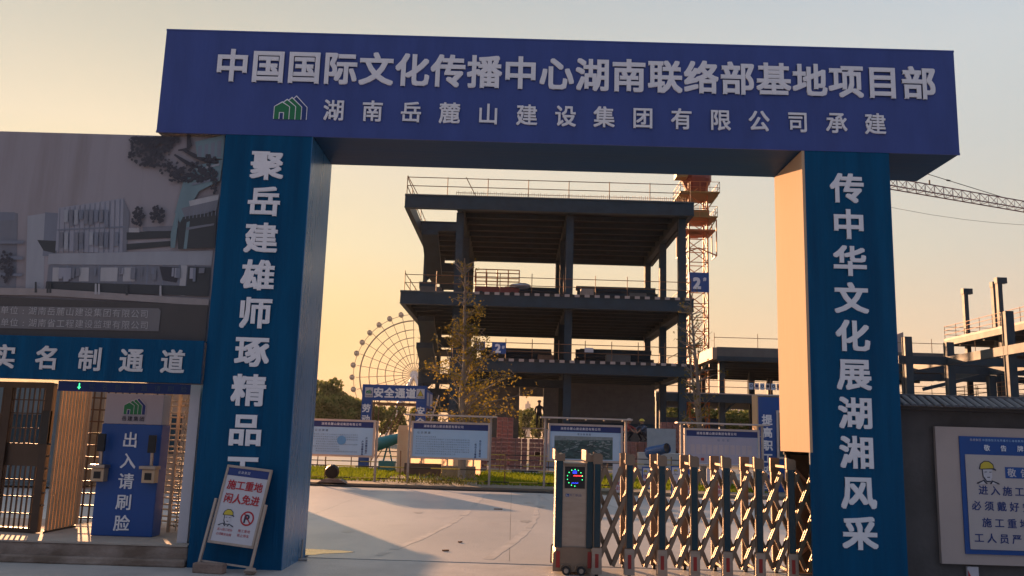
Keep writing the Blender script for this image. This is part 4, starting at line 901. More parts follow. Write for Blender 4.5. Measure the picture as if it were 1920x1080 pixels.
person((5.9, 46.0, 1.66), JC, RC, EC, [skc, (lambda c: c.z > .50, RDC), (lambda c: True, DK)], 'person in a reddish jacket crouching on top of the brick stack', math.radians(50), CREAMP)
person((6.95, 46.2, 1.66), JC, RC, EC, [skc, (lambda c: c.z > .50, BLC), (lambda c: True, DK)], 'person in a blue grey jacket and yellow helmet crouching on the brick stack', math.radians(-60), YELLOW)

# ------------------------------------------------------------------ main steel building
def rail_run(t, p0, p1, h, n, name='guard_rail', m_=RUST, zs=(.55, 1.1), wob=.0, r=.028):
    p0, p1 = Vector(p0), Vector(p1); q = MB()
    for z in zs: q.tube([p0+Vector((0, 0, z)), p1+Vector((0, 0, z))], r, 5)
    for k in range(n+1): a = p0.lerp(p1, k/n); q.tube([a, a+Vector((0, 0, h))], r, 5)
    return q.build(name, m_, t)
def main_building():
    t = thing('steel_frame_building', (1.8, 60, 0), 'dark steel frame building under construction seen through the gateway', 'building')
    Y0, Y1, XL_, XR_ = 52, 68.2, -7.15, 10.80
    colx = (-3.72, 3.20, 10.22)
    def slab(z0, z1, x0, x1, hole=None, name='floor'):
        e = MB(); e.box(x0, x1, Y0, Y0+.35, z0, z1); e.build('edge_beam', STEELD, t, bevel=.02)
        for z in (z0, z1-.06): box(x0-.01, x1+.01, Y0-.04, Y0-.001, z, z+.06).build('edge_flange', STEELD, t)
        for x in (x0, x1-.3): box(x, x+.3, Y0+.351, Y1, z0, z1).build('edge_beam', STEELD, t)
        box(x0+.301, x1-.301, Y1-.3, Y1, z0, z1).build('edge_beam', STEELD, t)
        if hole:
            a, b, c, d = hole
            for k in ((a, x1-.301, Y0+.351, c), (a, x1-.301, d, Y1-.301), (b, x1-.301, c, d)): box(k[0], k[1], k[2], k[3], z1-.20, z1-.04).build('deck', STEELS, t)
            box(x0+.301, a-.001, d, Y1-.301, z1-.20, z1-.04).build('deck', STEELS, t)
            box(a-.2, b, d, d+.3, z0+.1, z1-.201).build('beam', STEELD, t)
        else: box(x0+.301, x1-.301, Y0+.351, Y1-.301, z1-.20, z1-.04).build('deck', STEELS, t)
        box(x0, x1, Y0-.06, Y0+.3, z1+.001, z1+.06).build('slab_edge', BLOCKW, t)
        if not hole: box(x0, x1, Y0+.301, Y1, z1+.001, z1+.06).build('screed', BLOCKW, t)
        else: box(b, x1, Y0+.301, Y1, z1+.001, z1+.06).build('screed', BLOCKW, t)
        for x in colx:
            if x0 < x < x1-.5 or x > 9: box(x-.18, x+.18, Y0+.36, Y1-.31, z0+.02, z1-.21).build('beam', STEELD, t)
        y = Y0+1.5
        while y < Y1-.6:
            xs_ = x0+.32
            if hole and y < hole[3]: xs_ = hole[1]
            box(xs_, x1-.32, y, y+.16, z1-.50, z1-.205).build('joist', STEELD, t); y += 1.75
    slab(15.52, 16.34, XL_, XR_, (-6.6, -4.0, 53.2, 58.4)); slab(9.50, 10.26, XL_+.02, XR_-.05); slab(5.55, 6.24, -3.95, XR_-.08)
    # columns (with a flange plate either side, I section)
    for x in colx:
        for y in (53.0, 60, 67):
            zt = 15.5
            q = MB(); q.box(x-.23, x+.23, y-.22, y-.19, 0, zt); q.box(x-.23, x+.23, y+.19, y+.22, 0, zt); q.box(x-.02, x+.02, y-.189, y+.189, 0, zt); q.box(x-.20, x-.17, y-.189, y+.189, 0, zt); q.box(x+.17, x+.20, y-.189, y+.189, 0, zt); q.build('column', STEELD, t)
    for x, y in ((-7.2, 66.3), (-5.95, 67.0)): box(x-.16, x+.16, y-.2, y+.2, 0, 15.5).build('column', STEELD, t)
    for x0, x1, z0, z1, y in ((-7.04, -3.95, 14.2, 14.9, 66.2), (-5.79, -3.95, 12.9, 13.3, 66.7), (-7.04, -3.95, 8.3, 9.1, 66.2), (-7.04, -3.95, 5.5, 6.3, 66.2), (-7.04, -3.95, 7.6, 7.8, 65), (-7.04, -3.95, 3.4, 5.2, 67)): box(x0, x1, y-.15, y+.15, z0, z1).build('stair_beam', STEELD, t)
    for z in (7.7, 13.3): box(-6.6, -3.95, 61.5, 66, z-.1, z).build('stair_landing', STEELS, t)
    for z0, z1 in ((6.3, 7.7), (7.8, 9.5), (10.3, 11.8), (13.3, 15.4)):
        q = MB(); q.prism([(-6.6, 61.6, z0), (-6.6, 57.2, z1), (-6.6, 57.2, z1-.35), (-6.6, 61.6, z0-.35)], (1.1, 0, 0)); q.build('stair_flight', STEELD, t)
    # haunches at the left back column
    for z in (14.2, 5.5): MB().prism([(-7.03, 66.2, z), (-6.3, 66.2, z), (-7.03, 66.2, z-.7)], (0, .12, 0)).build('bracket', STEELD, t)
    # ground floor masonry with a doorway
    BW = mat('block masonry', (.12, .115, .11), .9, var=.25, scale=2, bump=.4)
    def masonry(x0, x1, z0, z1, y=58.0):
        k = 0; z = z0
        q = MB()
        while z < z1-.05:
            x = x0-(.3 if k % 2 else 0)
            while x < x1:
                a, b = max(x, x0), min(x+.585, x1)
                if b-a > .06: q.box(a+.006, b-.006, y+RND.uniform(0, .012), y+.2, z+.006, min(z+.285, z1)-.006)
                x += .6
            z += .29; k += 1
        q.build('block_wall', BW, t, kind='stuff'); box(x0, x1, y+.03, y+.18, z0, z1).build('mortar_core', BLOCKW, t)
    masonry(3.5, 9.35, 0, 5.35); masonry(-3.5, .35, 0, 5.4); masonry(1.95, 2.95, 0, 5.4); masonry(.36, 1.94, 4.4, 5.4)
    box(-3.9, 3.4, 57.6, 57.9, 5.0, 5.5).build('beam', STEELD, t); box(3.5, 9.35, 57.85, 57.99, 2.55, 2.80).build('tie_beam', STEELD, t)
    # guard rails on each floor
    rail_run(t, (-7.05, 52.05, 16.4), (10.6, 52.05, 16.4), 1.15, 7); rail_run(t, (-7.05, 52.05, 16.4), (-7.05, 68, 16.4), 1.15, 6); rail_run(t, (-7.0, 67.9, 16.4), (10.6, 67.9, 16.4), 1.1, 7)
    for x in (-6.85, -3.2): MB().tube([(x-.2, 52.05, 17.6), (x+.5, 52.6, 16.4)], .028, 5).build('brace', RUST, t)
    q = MB()
    for k in range(110): x = -4+k*.132; q.bar((x, 52.6, 16.4), (x, 52.6, 16.82+.05*math.sin(k*2.1)), .026)
    for z in (16.55, 16.74): q.bar((-4, 52.6, z), (10.5, 52.6, z), .026)
    q.build('rebar_mesh', RUST, t, kind='stuff')
    rail_run(t, (-6.9, 52.05, 10.32), (10.6, 52.05, 10.32), 1.25, 9, m_=RUST, zs=(.5, 1.0), r=.024); rail_run(t, (-6.9, 52.1, 10.32), (-6.9, 68, 10.32), 1.2, 6); rail_run(t, (-6.9, 67.9, 10.32), (10.6, 67.9, 10.32), 1.2, 12)
    rail_run(t, (10.6, 52.1, 10.32), (10.6, 68, 10.32), 1.2, 4); rail_run(t, (10.6, 52.1, 6.3), (10.6, 68, 6.3), 1.2, 4)
    rail_run(t, (-3.8, 52.05, 6.3), (10.6, 52.05, 6.3), 1.25, 9, m_=RUST, zs=(.5, 1.0), r=.024); rail_run(t, (-3.8, 67.9, 6.3), (10.6, 67.9, 6.3), 1.2, 12)
    # black and yellow toe boards
    for z in (10.325, 6.305):
        x = -2.6 if z > 10 else -1; k = 0
        while x < 10.5:
            box(x, x+.30, 51.935, 51.95, z-.13, z+.03).build('toe_board', (CREAMP, BLACK)[k % 2], t); x += .305; k += 1
main_building()
# materials stored on the floors
def bundle(x0, x1, y, z, n, label, m_=STEELD, dz=.3, w=.3):
    t = thing('steel_beam_pile', ((x0+x1)/2, y, z), label, 'beam pile')
    for k in range(n):
        for j in range(2):
            a = x0+RND.uniform(0, .5); b = x1-RND.uniform(0, .6); yy = y+j*.5; zz = z+.1+k*dz
            q = MB(); q.box(a, b, yy, yy+w, zz, zz+.03); q.box(a, b, yy, yy+w, zz+dz-.05, zz+dz-.02); q.box(a, b, yy+w/2-.01, yy+w/2+.01, zz+.031, zz+dz-.051); q.build('steel_beam', m_, t)
    for xx in (x0+.8, x1-.8): box(xx, xx+.15, y-.1, y+1, z, z+.098).build('sleeper', WOODL, t)
bundle(-1.2, 3.0, 57, 10.33, 4, 'pile of dark steel beams stored left of centre on the upper floor'); bundle(3.8, 9.4, 56, 10.33, 4, 'long pile of dark steel beams stored at the right of the upper floor')
bundle(-2.5, 2.6, 58, 6.31, 4, 'pile of dark steel beams stored left on the middle floor'); bundle(3.9, 9.3, 57, 6.31, 4, 'long pile of dark steel beams stored right on the middle floor')
for k, (x, y, z, w, h, m_, lb_) in enumerate(((7.6, 54.2, 10.33, 1.1, .55, BLOCKW, 'grey crate on the upper floor near the right front column'), (4.4, 54.0, 10.33, .8, .7, WOODL, 'pale timber crate on the upper floor right of the middle column'), (-5.6, 55.5, 10.33, 1.3, .8, BLOCKW, 'grey crate on the upper floor at the left overhang'),
        (6.4, 54.0, 6.31, 1.5, .6, BLOCKW, 'long grey crate on the middle floor right of the white card'), (-2.9, 54.5, 6.31, .8, .9, WOODL, 'pale timber crate on the middle floor behind the yellow leaved tree'), (1.9, 54.2, 6.31, 1.0, .5, RUST, 'rust brown crate on the middle floor left of the middle column'))):
    t = thing('site_crate', (x, y, z), lb_, 'crate'); box(x-w/2, x+w/2, y-.4, y+.4, z+.1, z+h).build('crate_body', m_, t, bevel=.02)
    for s in (-1, 1): box(x+s*w*.35-.06, x+s*w*.35+.06, y-.4, y+.4, z, z+.099).build('skid', WOODL, t)
def lift_table():
    t = thing('scissor_lift', (-1.6, 54.5, 10.33), 'orange railed lift platform standing on the upper floor behind the tree', 'lift')
    box(-2.7, .1, 54, 55.2, 10.33, 11.05).build('chassis', CRANER, t); rail_run(t, (-2.7, 54, 11.05), (.1, 54, 11.05), 1.1, 4, m_=CRANE, r=.035); rail_run(t, (-2.7, 55.2, 11.05), (.1, 55.2, 11.05), 1.1, 4, m_=CRANE, r=.035)
    for x in (-2.3, -.3): MB().tube([(x, 53.95, 10.55), (x, 54.1, 10.55)], .2, 14).build('wheel', BLACK, t)
lift_table()
o = MB(); vs = []
tag(rock('wrapped_bundle', (.2, 54.0, 11.15), .5, mat('silver wrap', (.45, .45, .48), .35, .5), 'silver wrapped bundle lying on the upper floor right of the orange lift', 'bundle', sq=(1.3, .6, .35), seed=8), None)
def tag_sign(x, z, w, h, label, y=51.9, txt='2#', m_=None):
    t = thing('number_sign', (x, y, z), label, 'sign', 'blue number signs on the building'); box(x-w/2, x+w/2, y, y+.03, z-h/2, z+h/2).build('panel', m_ or SIGNB, t)
    q = MB(); put(q, '2', x-.08*w, y-.004, z, h*.95, .04, 1, PRINT); put(q, '#', x+.30*w, y-.004, z+h*.12, h*.35, .03, 1, PRINT); q.build('number', None, t)
tag_sign(-1.0, 6.95, .85, .68, 'blue sign reading two on the middle floor railing right of the tree')
tag_sign(-2.15, 7.03, .62, .5, 'smaller blue sign reading two on the middle floor half hidden by the tree')
o = box(4.15, 4.68, 51.88, 51.91, 6.85, 7.12).build('white_card', WHITE, loc=(4.4, 51.9, 6.85)); tag(o, 'blank white card fixed to the middle floor railing', 'card')
sc_ = thing('scaffold_platform', (1.2, 55.6, 0), 'scaffold platform with railings inside the dark doorway', 'scaffold')
box(.5, 2.0, 55.2, 56.2, 2.24, 2.30).build('deck', WOODL, sc_)
for x in (.5, 1.25, 2.0):
    for y in (55.2, 56.2): MB().tube([(x, y, 0), (x, y, 2.24 if x > 1 else 3.4)], .03, 6).build('tube', YPIPE, sc_)
for z in (.9, 1.7, 3.3): MB().tube([(.5, 55.2, z), (2.0 if z < 2 else 1.25, 55.2, z)], .03, 6).build('tube', YPIPE, sc_)
o = box(1.95, 2.9, 50.5, 50.9, 0, 2.15).build('grey_cabinet', mat('pale grey blue steel', (.20, .25, .32), .6), bevel=.02, loc=(2.4, 50.7, 0)); tag(o, 'pale blue grey cabinet standing right of the dark doorway', 'cabinet')
o = box(6.85, 8.3, 44.8, 44.9, 1.0, 2.35).build('wall_sheet', mat('pale sheet', (.30, .34, .38), .6), loc=(7.5, 44.8, 1)); tag(o, 'pale grey sheet standing behind the brick stacks at the front right column', 'sheet')
o = box(6.2, 9.2, 43.4, 43.8, 0, 1.15).build('concrete_barrier', CONC, bevel=.03, loc=(7.7, 43.6, 0)); tag(o, 'low grey concrete barrier behind the blue fog cannon', 'barrier')
bt = thing('blue_site_shed', (11, 95, 0), 'small blue roofed shed far behind the right tree', 'shed'); box(9.2, 22, 95, 100, 0, 2.6).build('wall', WHITE, bt); box(9, 22.2, 94.5, 100.5, 2.602, 4.3).build('roof', SKYBL, bt)

# ------------------------------------------------------------------ second building behind
def second():
    t = thing('second_frame_building', (26, 82, 0), 'lower steel frame building behind the bare tree at the right', 'building')
    box(17.5, 42, 75, 75.4, 9.15, 9.96).build('parapet', BLOCKW, t); box(17.5, 42, 74.9, 75.4, 8.75, 9.149).build('edge_beam', STEELD, t)
    box(17.1, 17.49, 75, 98, 8.9, 9.9).build('side_parapet', ORANGE, t)  # side towards the sun, its warm light painted on
    box(17.5, 42, 75.41, 98, 8.85, 9.1).build('deck', STEELS, t)
    for y in (78, 81, 84, 87, 90, 93): box(17.5, 42, y, y+.25, 8.45, 8.849).build('joist', STEELD, t)
    box(12.2, 42, 75, 75.4, 5.15, 5.85).build('edge_beam', STEELD, t); box(12.2, 42, 75.41, 98, 5.5, 5.75).build('deck', STEELS, t); box(12.2, 42, 74.95, 76, 5.851, 5.95).build('slab_edge', CREAMP, t)
    for x, y in ((18.1, 76), (18.1, 84), (22.9, 84), (27.0, 92), (12.6, 76), (30, 76), (18.1, 92), (36, 84)): box(x-.25, x+.25, y-.25, y+.25, 0, 8.8 if x > 13 else 5.2).build('column', STEELD, t)
    MB().bar((18.1, 75.8, 4.2), (19.2, 75.8, 5.3), .2).build('brace', STEELD, t)
    rail_run(t, (12.2, 75.1, 5.95), (40, 75.1, 5.95), 1.3, 14); rail_run(t, (17.3, 75.1, 9.9), (40, 75.1, 9.9), 1.3, 6, zs=(.9,))
    MB().prism([(30, 80, 10), (36, 80, 10), (36, 80, 12.4)], (0, 2, 0)).build('stair_roof', CREAMP, t)
second()
for k in range(8):
    x = 20.2+k*.48; p = thing('placard', (x, 74.9, 6.5), ('first', 'second', 'third', 'fourth', 'fifth', 'sixth', 'seventh', 'eighth')[k]+' from the left of the small square placards on the second building railing', 'placard', 'row of safety placards on the railing')
    box(x, x+.38, 74.9, 74.93, 6.35, 6.9).build('panel', WHITE if k % 2 else PLB, p); q = MB(); q.disc((x+.19, 74.89, 6.66), .13, 12, NAVY if k in (0, 1, 2, 6, 7) else INK, .0 if k % 2 else .07); q.build('symbol', None, p)

# ------------------------------------------------------------------ right building
def right_building():
    t = thing('steel_column_frame', (32, 58, 0), 'open frame of steel columns and beams rising over the boundary wall', 'frame')
    zt, th = 8.0, .55
    for x, y, h in ((26.9, 59.3, 9.3), (29.75, 59.3, 9.0), (29.75, 52, 10.1), (29.75, 66, 7.9), (36.2, 66, 7.4), (36.2, 52, 9), (29.75, 74, 7.9), (36.2, 59.3, 9)): 
        q = MB(); q.box(x-.25, x+.25, y-.25, y-.21, 0, h); q.box(x-.25, x+.25, y+.21, y+.25, 0, h); q.box(x-.20, x+.20, y-.209, y+.209, 0, h-.02); q.build('column', STEELD, t)
    for y in (59.3, 66, 73.5): box(24.5 if y > 60 else 26.2, 45, y-.18, y+.18, zt-th, zt-.02).build('beam', STEELD, t)
    box(30.01, 45, 51.8, 52.2, zt-th, zt-.02).build('beam', STEELD, t)
    for x in (29.5, 36): box(x, x+.3, 40, 59.1, zt-th, zt).build('beam', STEELD, t); box(x, x+.3, 59.5, 74, zt-th, zt).build('beam', STEELD, t)
    for y in (44, 47.5): box(30, 45, y, y+.2, zt-.45, zt-.05).build('beam', STEELD, t)
    MB().bar((31, 66, 6.2), (36, 66, 7.5), .25).build('brace', STEELD, t)
    t = thing('terraced_frame_building', (45, 70, 0), 'terraced building frame with guard rails and bare posts at the far right', 'building')
    for z, y1 in ((11.86, 80.5), (6.15, 79.5)):
        box(40, 60, 52, y1, z-.12, z+.06).build('deck', CREAMP, t); box(40, 40.25, 52, y1, z-.6, z-.121).build('edge_beam', ALU if False else STEELD, t); box(40.26, 60, y1-.3, y1, z-.6, z-.121).build('edge_beam', STEELD, t)
        for k in range(7): box(40.26, 60, 54+k*4, 54.3+k*4, z-.75, z-.121).build('joist', STEELD, t)
        rail_run(t, (40.1, 52, z+.06), (40.1, y1, z+.06), 1.2, 14, m_=RUST, zs=(.4, .8, 1.15)); rail_run(t, (40.1, y1, z+.06), (58, y1, z+.06), 1.2, 8, m_=RUST, zs=(.4, .8, 1.15))
    for x, y in ((41.2, 78.6), (41.9, 75.0), (41.2, 73), (41.3, 64.5), (48, 78)):
        box(x-.19, x+.19, y-.2, y+.2, 0, 15.9).build('post', STEELD, t); box(x-.24, x+.62, y-.24, y+.24, 15.9, 16.4).build('post_head', STEELD, t)
    MB().prism([(44, 79, 11.3), (52, 79, 11.3), (46.5, 79, 9.0), (43, 79, 9.0)], (0, 1, 0)).build('stair_soffit', STEELS, t)
    MB().prism([(42, 68, 11.95), (52, 68, 11.95), (52, 68, 14.2), (45, 68, 13.2)], (0, 6, 0)).build('stair_roof', STEELS, t)
    MB().bar((42, 60, 6.6), (46, 66, 10.6), .5, .25).build('stair_flight', STEELS, t)
right_building()

# ------------------------------------------------------------------ tower crane
def crane():
    t = thing('tower_crane', (17.4, 83, 0), 'orange tower crane standing behind the steel building with its jib to the right', 'crane')
    x0, x1, y0, y1 = 16.55, 18.35, 82.1, 83.9; cs = [(x0, y0), (x1, y0), (x1, y1), (x0, y1)]
    for x, y in cs: MB().bar((x, y, 0), (x, y, 27), .15).build('chord', CRANE, t)
    q = MB(); z = 0; k = 0
    while z < 26.5:
        for i in range(4):
            a, b = cs[i], cs[(i+1) % 4]; q.bar((a[0], a[1], z), (b[0], b[1], z), .07)
            q.bar((a[0], a[1], z), (b[0], b[1], z+1.35), .07) if k % 2 else q.bar((b[0], b[1], z), (a[0], a[1], z+1.35), .07)
        if k % 4 == 0: q.box(x0+.2, x0+1.2, y0+.1, y1-.1, z+.05, z+.12)
        z += 1.35; k += 1
    q.build('bracing', CRANE, t)
    def plat(z, r, m_, nm='platform'):
        p = MB(); p.box(17.45-r, 17.45+r, 83-r, 83+r, z, z+.14); p = p.build(nm, m_, t); q = MB()
        for (a, b) in (((-r, -r), (r, -r)), ((r, -r), (r, r)), ((r, r), (-r, r)), ((-r, r), (-r, -r))):
            for h in (.55, 1.1): q.bar((17.45+a[0], 83+a[1], z+h), (17.45+b[0], 83+b[1], z+h), .04)
            for k in range(5): f = k/4; xx, yy = 17.45+a[0]+(b[0]-a[0])*f, 83+a[1]+(b[1]-a[1])*f; q.bar((xx, yy, z), (xx, yy, z+1.1), .04)
        q.build('platform_rail', CRANE, p)
        for s in (-1, 1): MB().bar((17.45+s*.95, 82, z-1.3), (17.45+s*r, 82, z), .1).build('bracket', CRANEY, t)
    plat(25.6, 1.9, CRANEY); plat(23.2, 1.7, CRANEY)
    box(16.4, 18.5, 81.9, 84.1, 23.35, 24.1).build('collar', CRANEY, t)
    for x in (15.7, 19.2):
        q = MB(); q.bar((x, 82, 19.6), (x, 82, 23.2), .1); q.bar((x, 84, 19.6), (x, 84, 23.2), .1); q.bar((x, 82, 19.6), (x, 84, 19.6), .1); q.bar((x, 82, 19.6), (17.45, 82, 20.3), .1); q.build('climbing_frame', CRANE, t)
    q = MB(); q.box(15.9, 19.0, 81.5, 84.5, 21.9, 22.05); q.build('climbing_frame', CRANE, t)
    q = MB(); n = 14
    for (za, ra, zb_, rb) in ((26.3, 1.0, 27.3, 1.5), (27.3, 1.5, 28.2, 1.5)): q.tube([(17.45, 83, za), (17.45, 83, zb_)], [ra, rb], n)
    q.build('slewing_ring', CRANER, t); box(15.2, 16.3, 81.2, 82.6, 27.2, 29.3).build('cab', CRANEY, t)
    # tower head hidden by the gateway beam, jib, ties and counter jib
    q = MB()
    for x, y in ((16.7, 82.3), (18.2, 82.3), (16.7, 83.7), (18.2, 83.7)): q.bar((x, y, 28.2), (17.45, 83, 35.6), .12)
    for z in (30, 32, 34): r = .75*(35.6-z)/7.4; q.bar((17.45-r, 83, z), (17.45+r, 83, z), .08); q.bar((17.45, 83-r, z), (17.45, 83+r, z), .08)
    q.build('tower_head', CRANE, t)
    A = Vector((18.3, 83, at(1315, 288, 83)[1])); Bp = at(1920, 392, 97); Bv = Vector((Bp[0], 97, Bp[1])); d = (Bv-A).normalized(); Lj = (Bv-A).length*1.35; sd = d.cross(Vector((0, 0, 1))).normalized(); up = sd.cross(d)
    JM = mat('crane jib paint', (.20, .10, .11), .6, var=.15)
    j = MB(); c1 = lambda s: A+d*s+sd*.55-up*.15; c2 = lambda s: A+d*s-sd*.55-up*.15; c3 = lambda s: A+d*s+up*.95
    for c in (c1, c2, c3): j.bar(c(0), c(Lj), .10)
    s = 0
    while s < Lj-1:
        for c in (c1, c2): j.bar(c(s), c3(s+.65), .05); j.bar(c3(s+.65), c(s+1.3), .05)
        j.bar(c1(s), c2(s), .05); j.bar(c1(s), c2(s+1.3), .04); s += 1.3
    j = j.build('jib', JM, t)
    q = MB(); top = Vector((17.45, 83, 35.6)); s1 = (Bv-A).length*.93; q.tube([top, c3(s1)], .04, 5); q.tube([top, c3(s1*.45)], .04, 5)
    for f in (.55, .68, .8): p = top.lerp(c3(s1), f); q.tube([p-d*.25, p+d*.25], .09, 6)
    q.build('tie_rod', DARK, t)
    for f in (.30, .42, .5): MB().bar(c3(Lj*f), c3(Lj*f)+Vector((0, 0, .5)), .12).build('jib_lamp', DARK, j)
    q = MB(); q.tube([A+d*k*Lj/12+Vector((0, 0, -.3-2.2*math.sin(math.pi*k/12))) for k in range(13)], .02, 4); q.build('cable', DARK, t)
    q = MB(); q.bar((17.45, 83, 30.2), Vector((17.45, 83, 30.2))-d*12, 1.2, .3); q.build('counter_jib', CRANE, t); q = MB(); p = Vector((17.45, 83, 27.6))-d*11; q.box(p.x-.8, p.x+.8, p.y-.8, p.y+.8, p.z+2.2, p.z+4); q.build('counterweight', BLOCKW, t)
    s = box(16.5, 18.42, 81.9, 81.98, 15.95, 17.85).build('sign_panel', SIGNB, t); q = MB(); put(q, '2', 17.25, 81.88, 16.85, 1.35, .05, 1, PRINT); put(q, '#', 18.0, 81.88, 17.25, .45, .03, 1, PRINT); q.build('number', None, s)
crane()

# ------------------------------------------------------------------ ferris wheel
def ferris():
    Y = 690; cx, cz = at(777, 703, Y); px = Y/1621*1.012; t = thing('ferris_wheel', (cx, Y, 0), 'large ferris wheel far behind the safety passage against the orange sky', 'ferris wheel')
    FM = mat('grey wheel steel', (.10, .085, .07), .6, var=.1); FW = mat('white wheel steel', (.65, .66, .70), .5)
    def ringt(r, w, nm):
        q = MB(); q.tube([(cx+r*px*math.cos(2*math.pi*k/64), Y, cz+r*px*math.sin(2*math.pi*k/64)) for k in range(65)], w, 4, cap=False); q.build(nm, FM, t)
    for r, w in ((113, .22), (101, .55), (84, .36), (69, .34), (54, .32), (38, .30), (22, .28)): ringt(r, w, 'rim')
    for k in range(32):
        a = 2*math.pi*(k+.35)/32; c, s = math.cos(a), math.sin(a)
        MB().bar((cx, Y, cz), (cx+108*px*c, Y, cz+113*px*s), .42).build('spoke', FM, t)
        x, z = cx+115*px*c, cz+115*px*s; g_ = MB(); h = 2.0
        g_.prism([(x+h*math.cos(q_*math.pi/4+.39), Y-1.6, z+1.15*h*math.sin(q_*math.pi/4+.39)) for q_ in range(8)], (0, 3.2, 0)); g_ = g_.build('cabin', mat('cabin frame', (.12, .10, .09), .5), t)
        q = MB()
        for i in (-1, 1): q.box(x+i*.75-.55, x+i*.75+.55, Y-1.68, Y-1.62, z-.3, z+1.2)
        q.build('window', mat('cabin glass', (.45, .40, .36), .2), g_)
    MB().tube([(cx, Y-4, cz), (cx, Y+4, cz)], 7*px, 16).build('hub', FW, t)
    for s in (-1, 1):
        for y in (-6, 6): MB().tube([(cx, Y+y*.6, cz), (cx+s*22, Y+y*2, 0)], 1.2, 6).build('leg', FW, t)
ferris()

# ------------------------------------------------------------------ trees
def branchy(name, base, H, label, seed, lean, leafm, nleaf, prof, lsize, bark, nb=40, twin=None, dens=None, leaf2=None):
    rr = random.Random(seed); t = thing(name, base, label, 'tree'); B = Vector(base)
    trunk = [B+Vector((lean*k/8+rr.uniform(-.05, .05), rr.uniform(-.06, .06), H*k/8)) for k in range(9)]; r0 = .016*H+.02
    MB().tube(trunk, [r0*(1-.88*k/8) for k in range(9)], 8).build('trunk', bark, t, smooth=True)
    if twin: MB().tube([B+Vector((twin[0]*k/6+(.1 if k else 0), .1, H*twin[1]*k/6)) for k in range(7)], [r0*.7*(1-.8*k/6) for k in range(7)], 7).build('trunk', bark, t, smooth=True)
    tips = []; br = MB()
    for k in range(nb):
        f = rr.uniform(.12, .97); i = min(7, int(f*8)); p = trunk[i].lerp(trunk[i+1], f*8-i); w = prof(f); a = rr.uniform(0, 6.28); L = w*rr.uniform(.55, 1.1)
        d = Vector((math.cos(a), math.sin(a), rr.uniform(.25, 1.1))); pts = [p]
        for s in range(4): pts.append(pts[-1]+d*L/4); d += Vector((rr.uniform(-.25, .25), rr.uniform(-.25, .25), rr.uniform(-.25, .12)))
        br.tube(pts, [r0*.28, r0*.2, r0*.14, r0*.09, r0*.04], 4); tips += [(q_, f) for q_ in pts[1:]]
        for s in range(2):
            e = pts[rr.randint(2, 4)]; q2 = e+Vector((rr.uniform(-.5, .5), rr.uniform(-.5, .5), rr.uniform(-.2, .5)))*L*.5; br.tube([e, q2], [r0*.08, r0*.03], 4); tips.append((q2, f))
    br.build('branches', bark, t)
    vs = []; fs = []; n = 0
    while n < nleaf:
        q_, f = rr.choice(tips)
        if dens and rr.random() > dens(f): continue
        c = q_+Vector((rr.gauss(0, .11), rr.gauss(0, .11), rr.gauss(-.05, .11)))
        for _ in range(rr.randint(1, 4)):
            e = c+Vector((rr.gauss(0, .05), rr.gauss(0, .05), rr.gauss(0, .05))); s = lsize*rr.uniform(.6, 1.3); u = Vector((rr.gauss(0, 1), rr.gauss(0, 1), rr.gauss(0, 1))).normalized(); v = u.orthogonal().normalized(); v = Matrix.Rotation(rr.uniform(0, 6.28), 3, u)@v; w = u.cross(v); b = len(vs)
            vs += [e, e+v*s*.5+w*s*.6, e+w*s*.75, e-v*s*.5+w*s*.6]; fs.append((b, b+1, b+2, b+3)); n += 1
    o = MB().add(vs, fs).build('foliage', leafm, t, kind='stuff')
    if leaf2:
        o.data.materials.append(leaf2)
        for p in o.data.polygons:
            if p.center.z+rr.gauss(0, .5) > H*.52 or rr.random() < .15: p.material_index = 1
    return t
def p1(f): return .35+1.9*max(0, 1-abs(f-.30)/.30)**.8*(f < .62)+.45*(f > .4)*(1-f)+.1
branchy('ginkgo_tree', (-1.95, 34, 0), 8.7, 'slim young tree with yellow brown autumn leaves behind the second board', 5, -.15, GINK, 5200, p1, .092, BARKL, 90, dens=lambda f: 1 if f < .74 else .2, leaf2=GINK2)
bt_ = branchy('bare_tree', (7.5, 34.5, 0), 7.6, 'sparse tree with two pale trunks and few leaves at the right of the building', 12, -.45, GINK2, 900, lambda f: .9 if f < .4 else .9*(1-f)+.5, .09, BARKL, 44, twin=(-.75, .8), dens=lambda f: 1 if f < .45 else .3)
def clump_tree_mesh(seed, n, R_, H):
    rr = random.Random(seed); vs = []; fs = []; cl = []
    for k in range(16): a, r = rr.uniform(0, 6.28), R_*rr.random()**.5*.8; cl.append((r*math.cos(a), r*math.sin(a), H*rr.uniform(.3, .88), R_*rr.uniform(.22, .42)))
    for k in range(n):
        c = rr.choice(cl); d = Vector((rr.gauss(0, 1), rr.gauss(0, 1), rr.gauss(0, 1))).normalized()*c[3]*rr.uniform(.6, 1.05); e = Vector(c[:3])+d; s = rr.uniform(.12, .3)*R_/3; u = Vector((rr.gauss(0, 1), rr.gauss(0, 1), rr.gauss(0, 1))).normalized(); v = u.orthogonal().normalized(); w = u.cross(v); b = len(vs)
        vs += [e-v*s, e-w*s, e+v*s, e+w*s*.8]; fs.append((b, b+1, b+2, b+3))
    me = bpy.data.meshes.new('crown'); me.from_pydata(vs, [], fs); me.materials.append(LEAFD); me.update(); return me
CM = [clump_tree_mesh(s, 2600, 3.2, 8) for s in (1, 2, 3)]
tk = MB().tube([(0, 0, 0), (.1, 0, 2), (0, .1, 5)], [.25, .18, .08], 7).tube([(.1, 0, 2), (1.2, .3, 4.6)], [.12, .04], 5).tube([(.05, 0, 2.6), (-1.1, -.3, 5)], [.1, .04], 5)
tkm = tk.build('tmp', WOOD); TM = tkm.data; bpy.data.objects.remove(tkm)
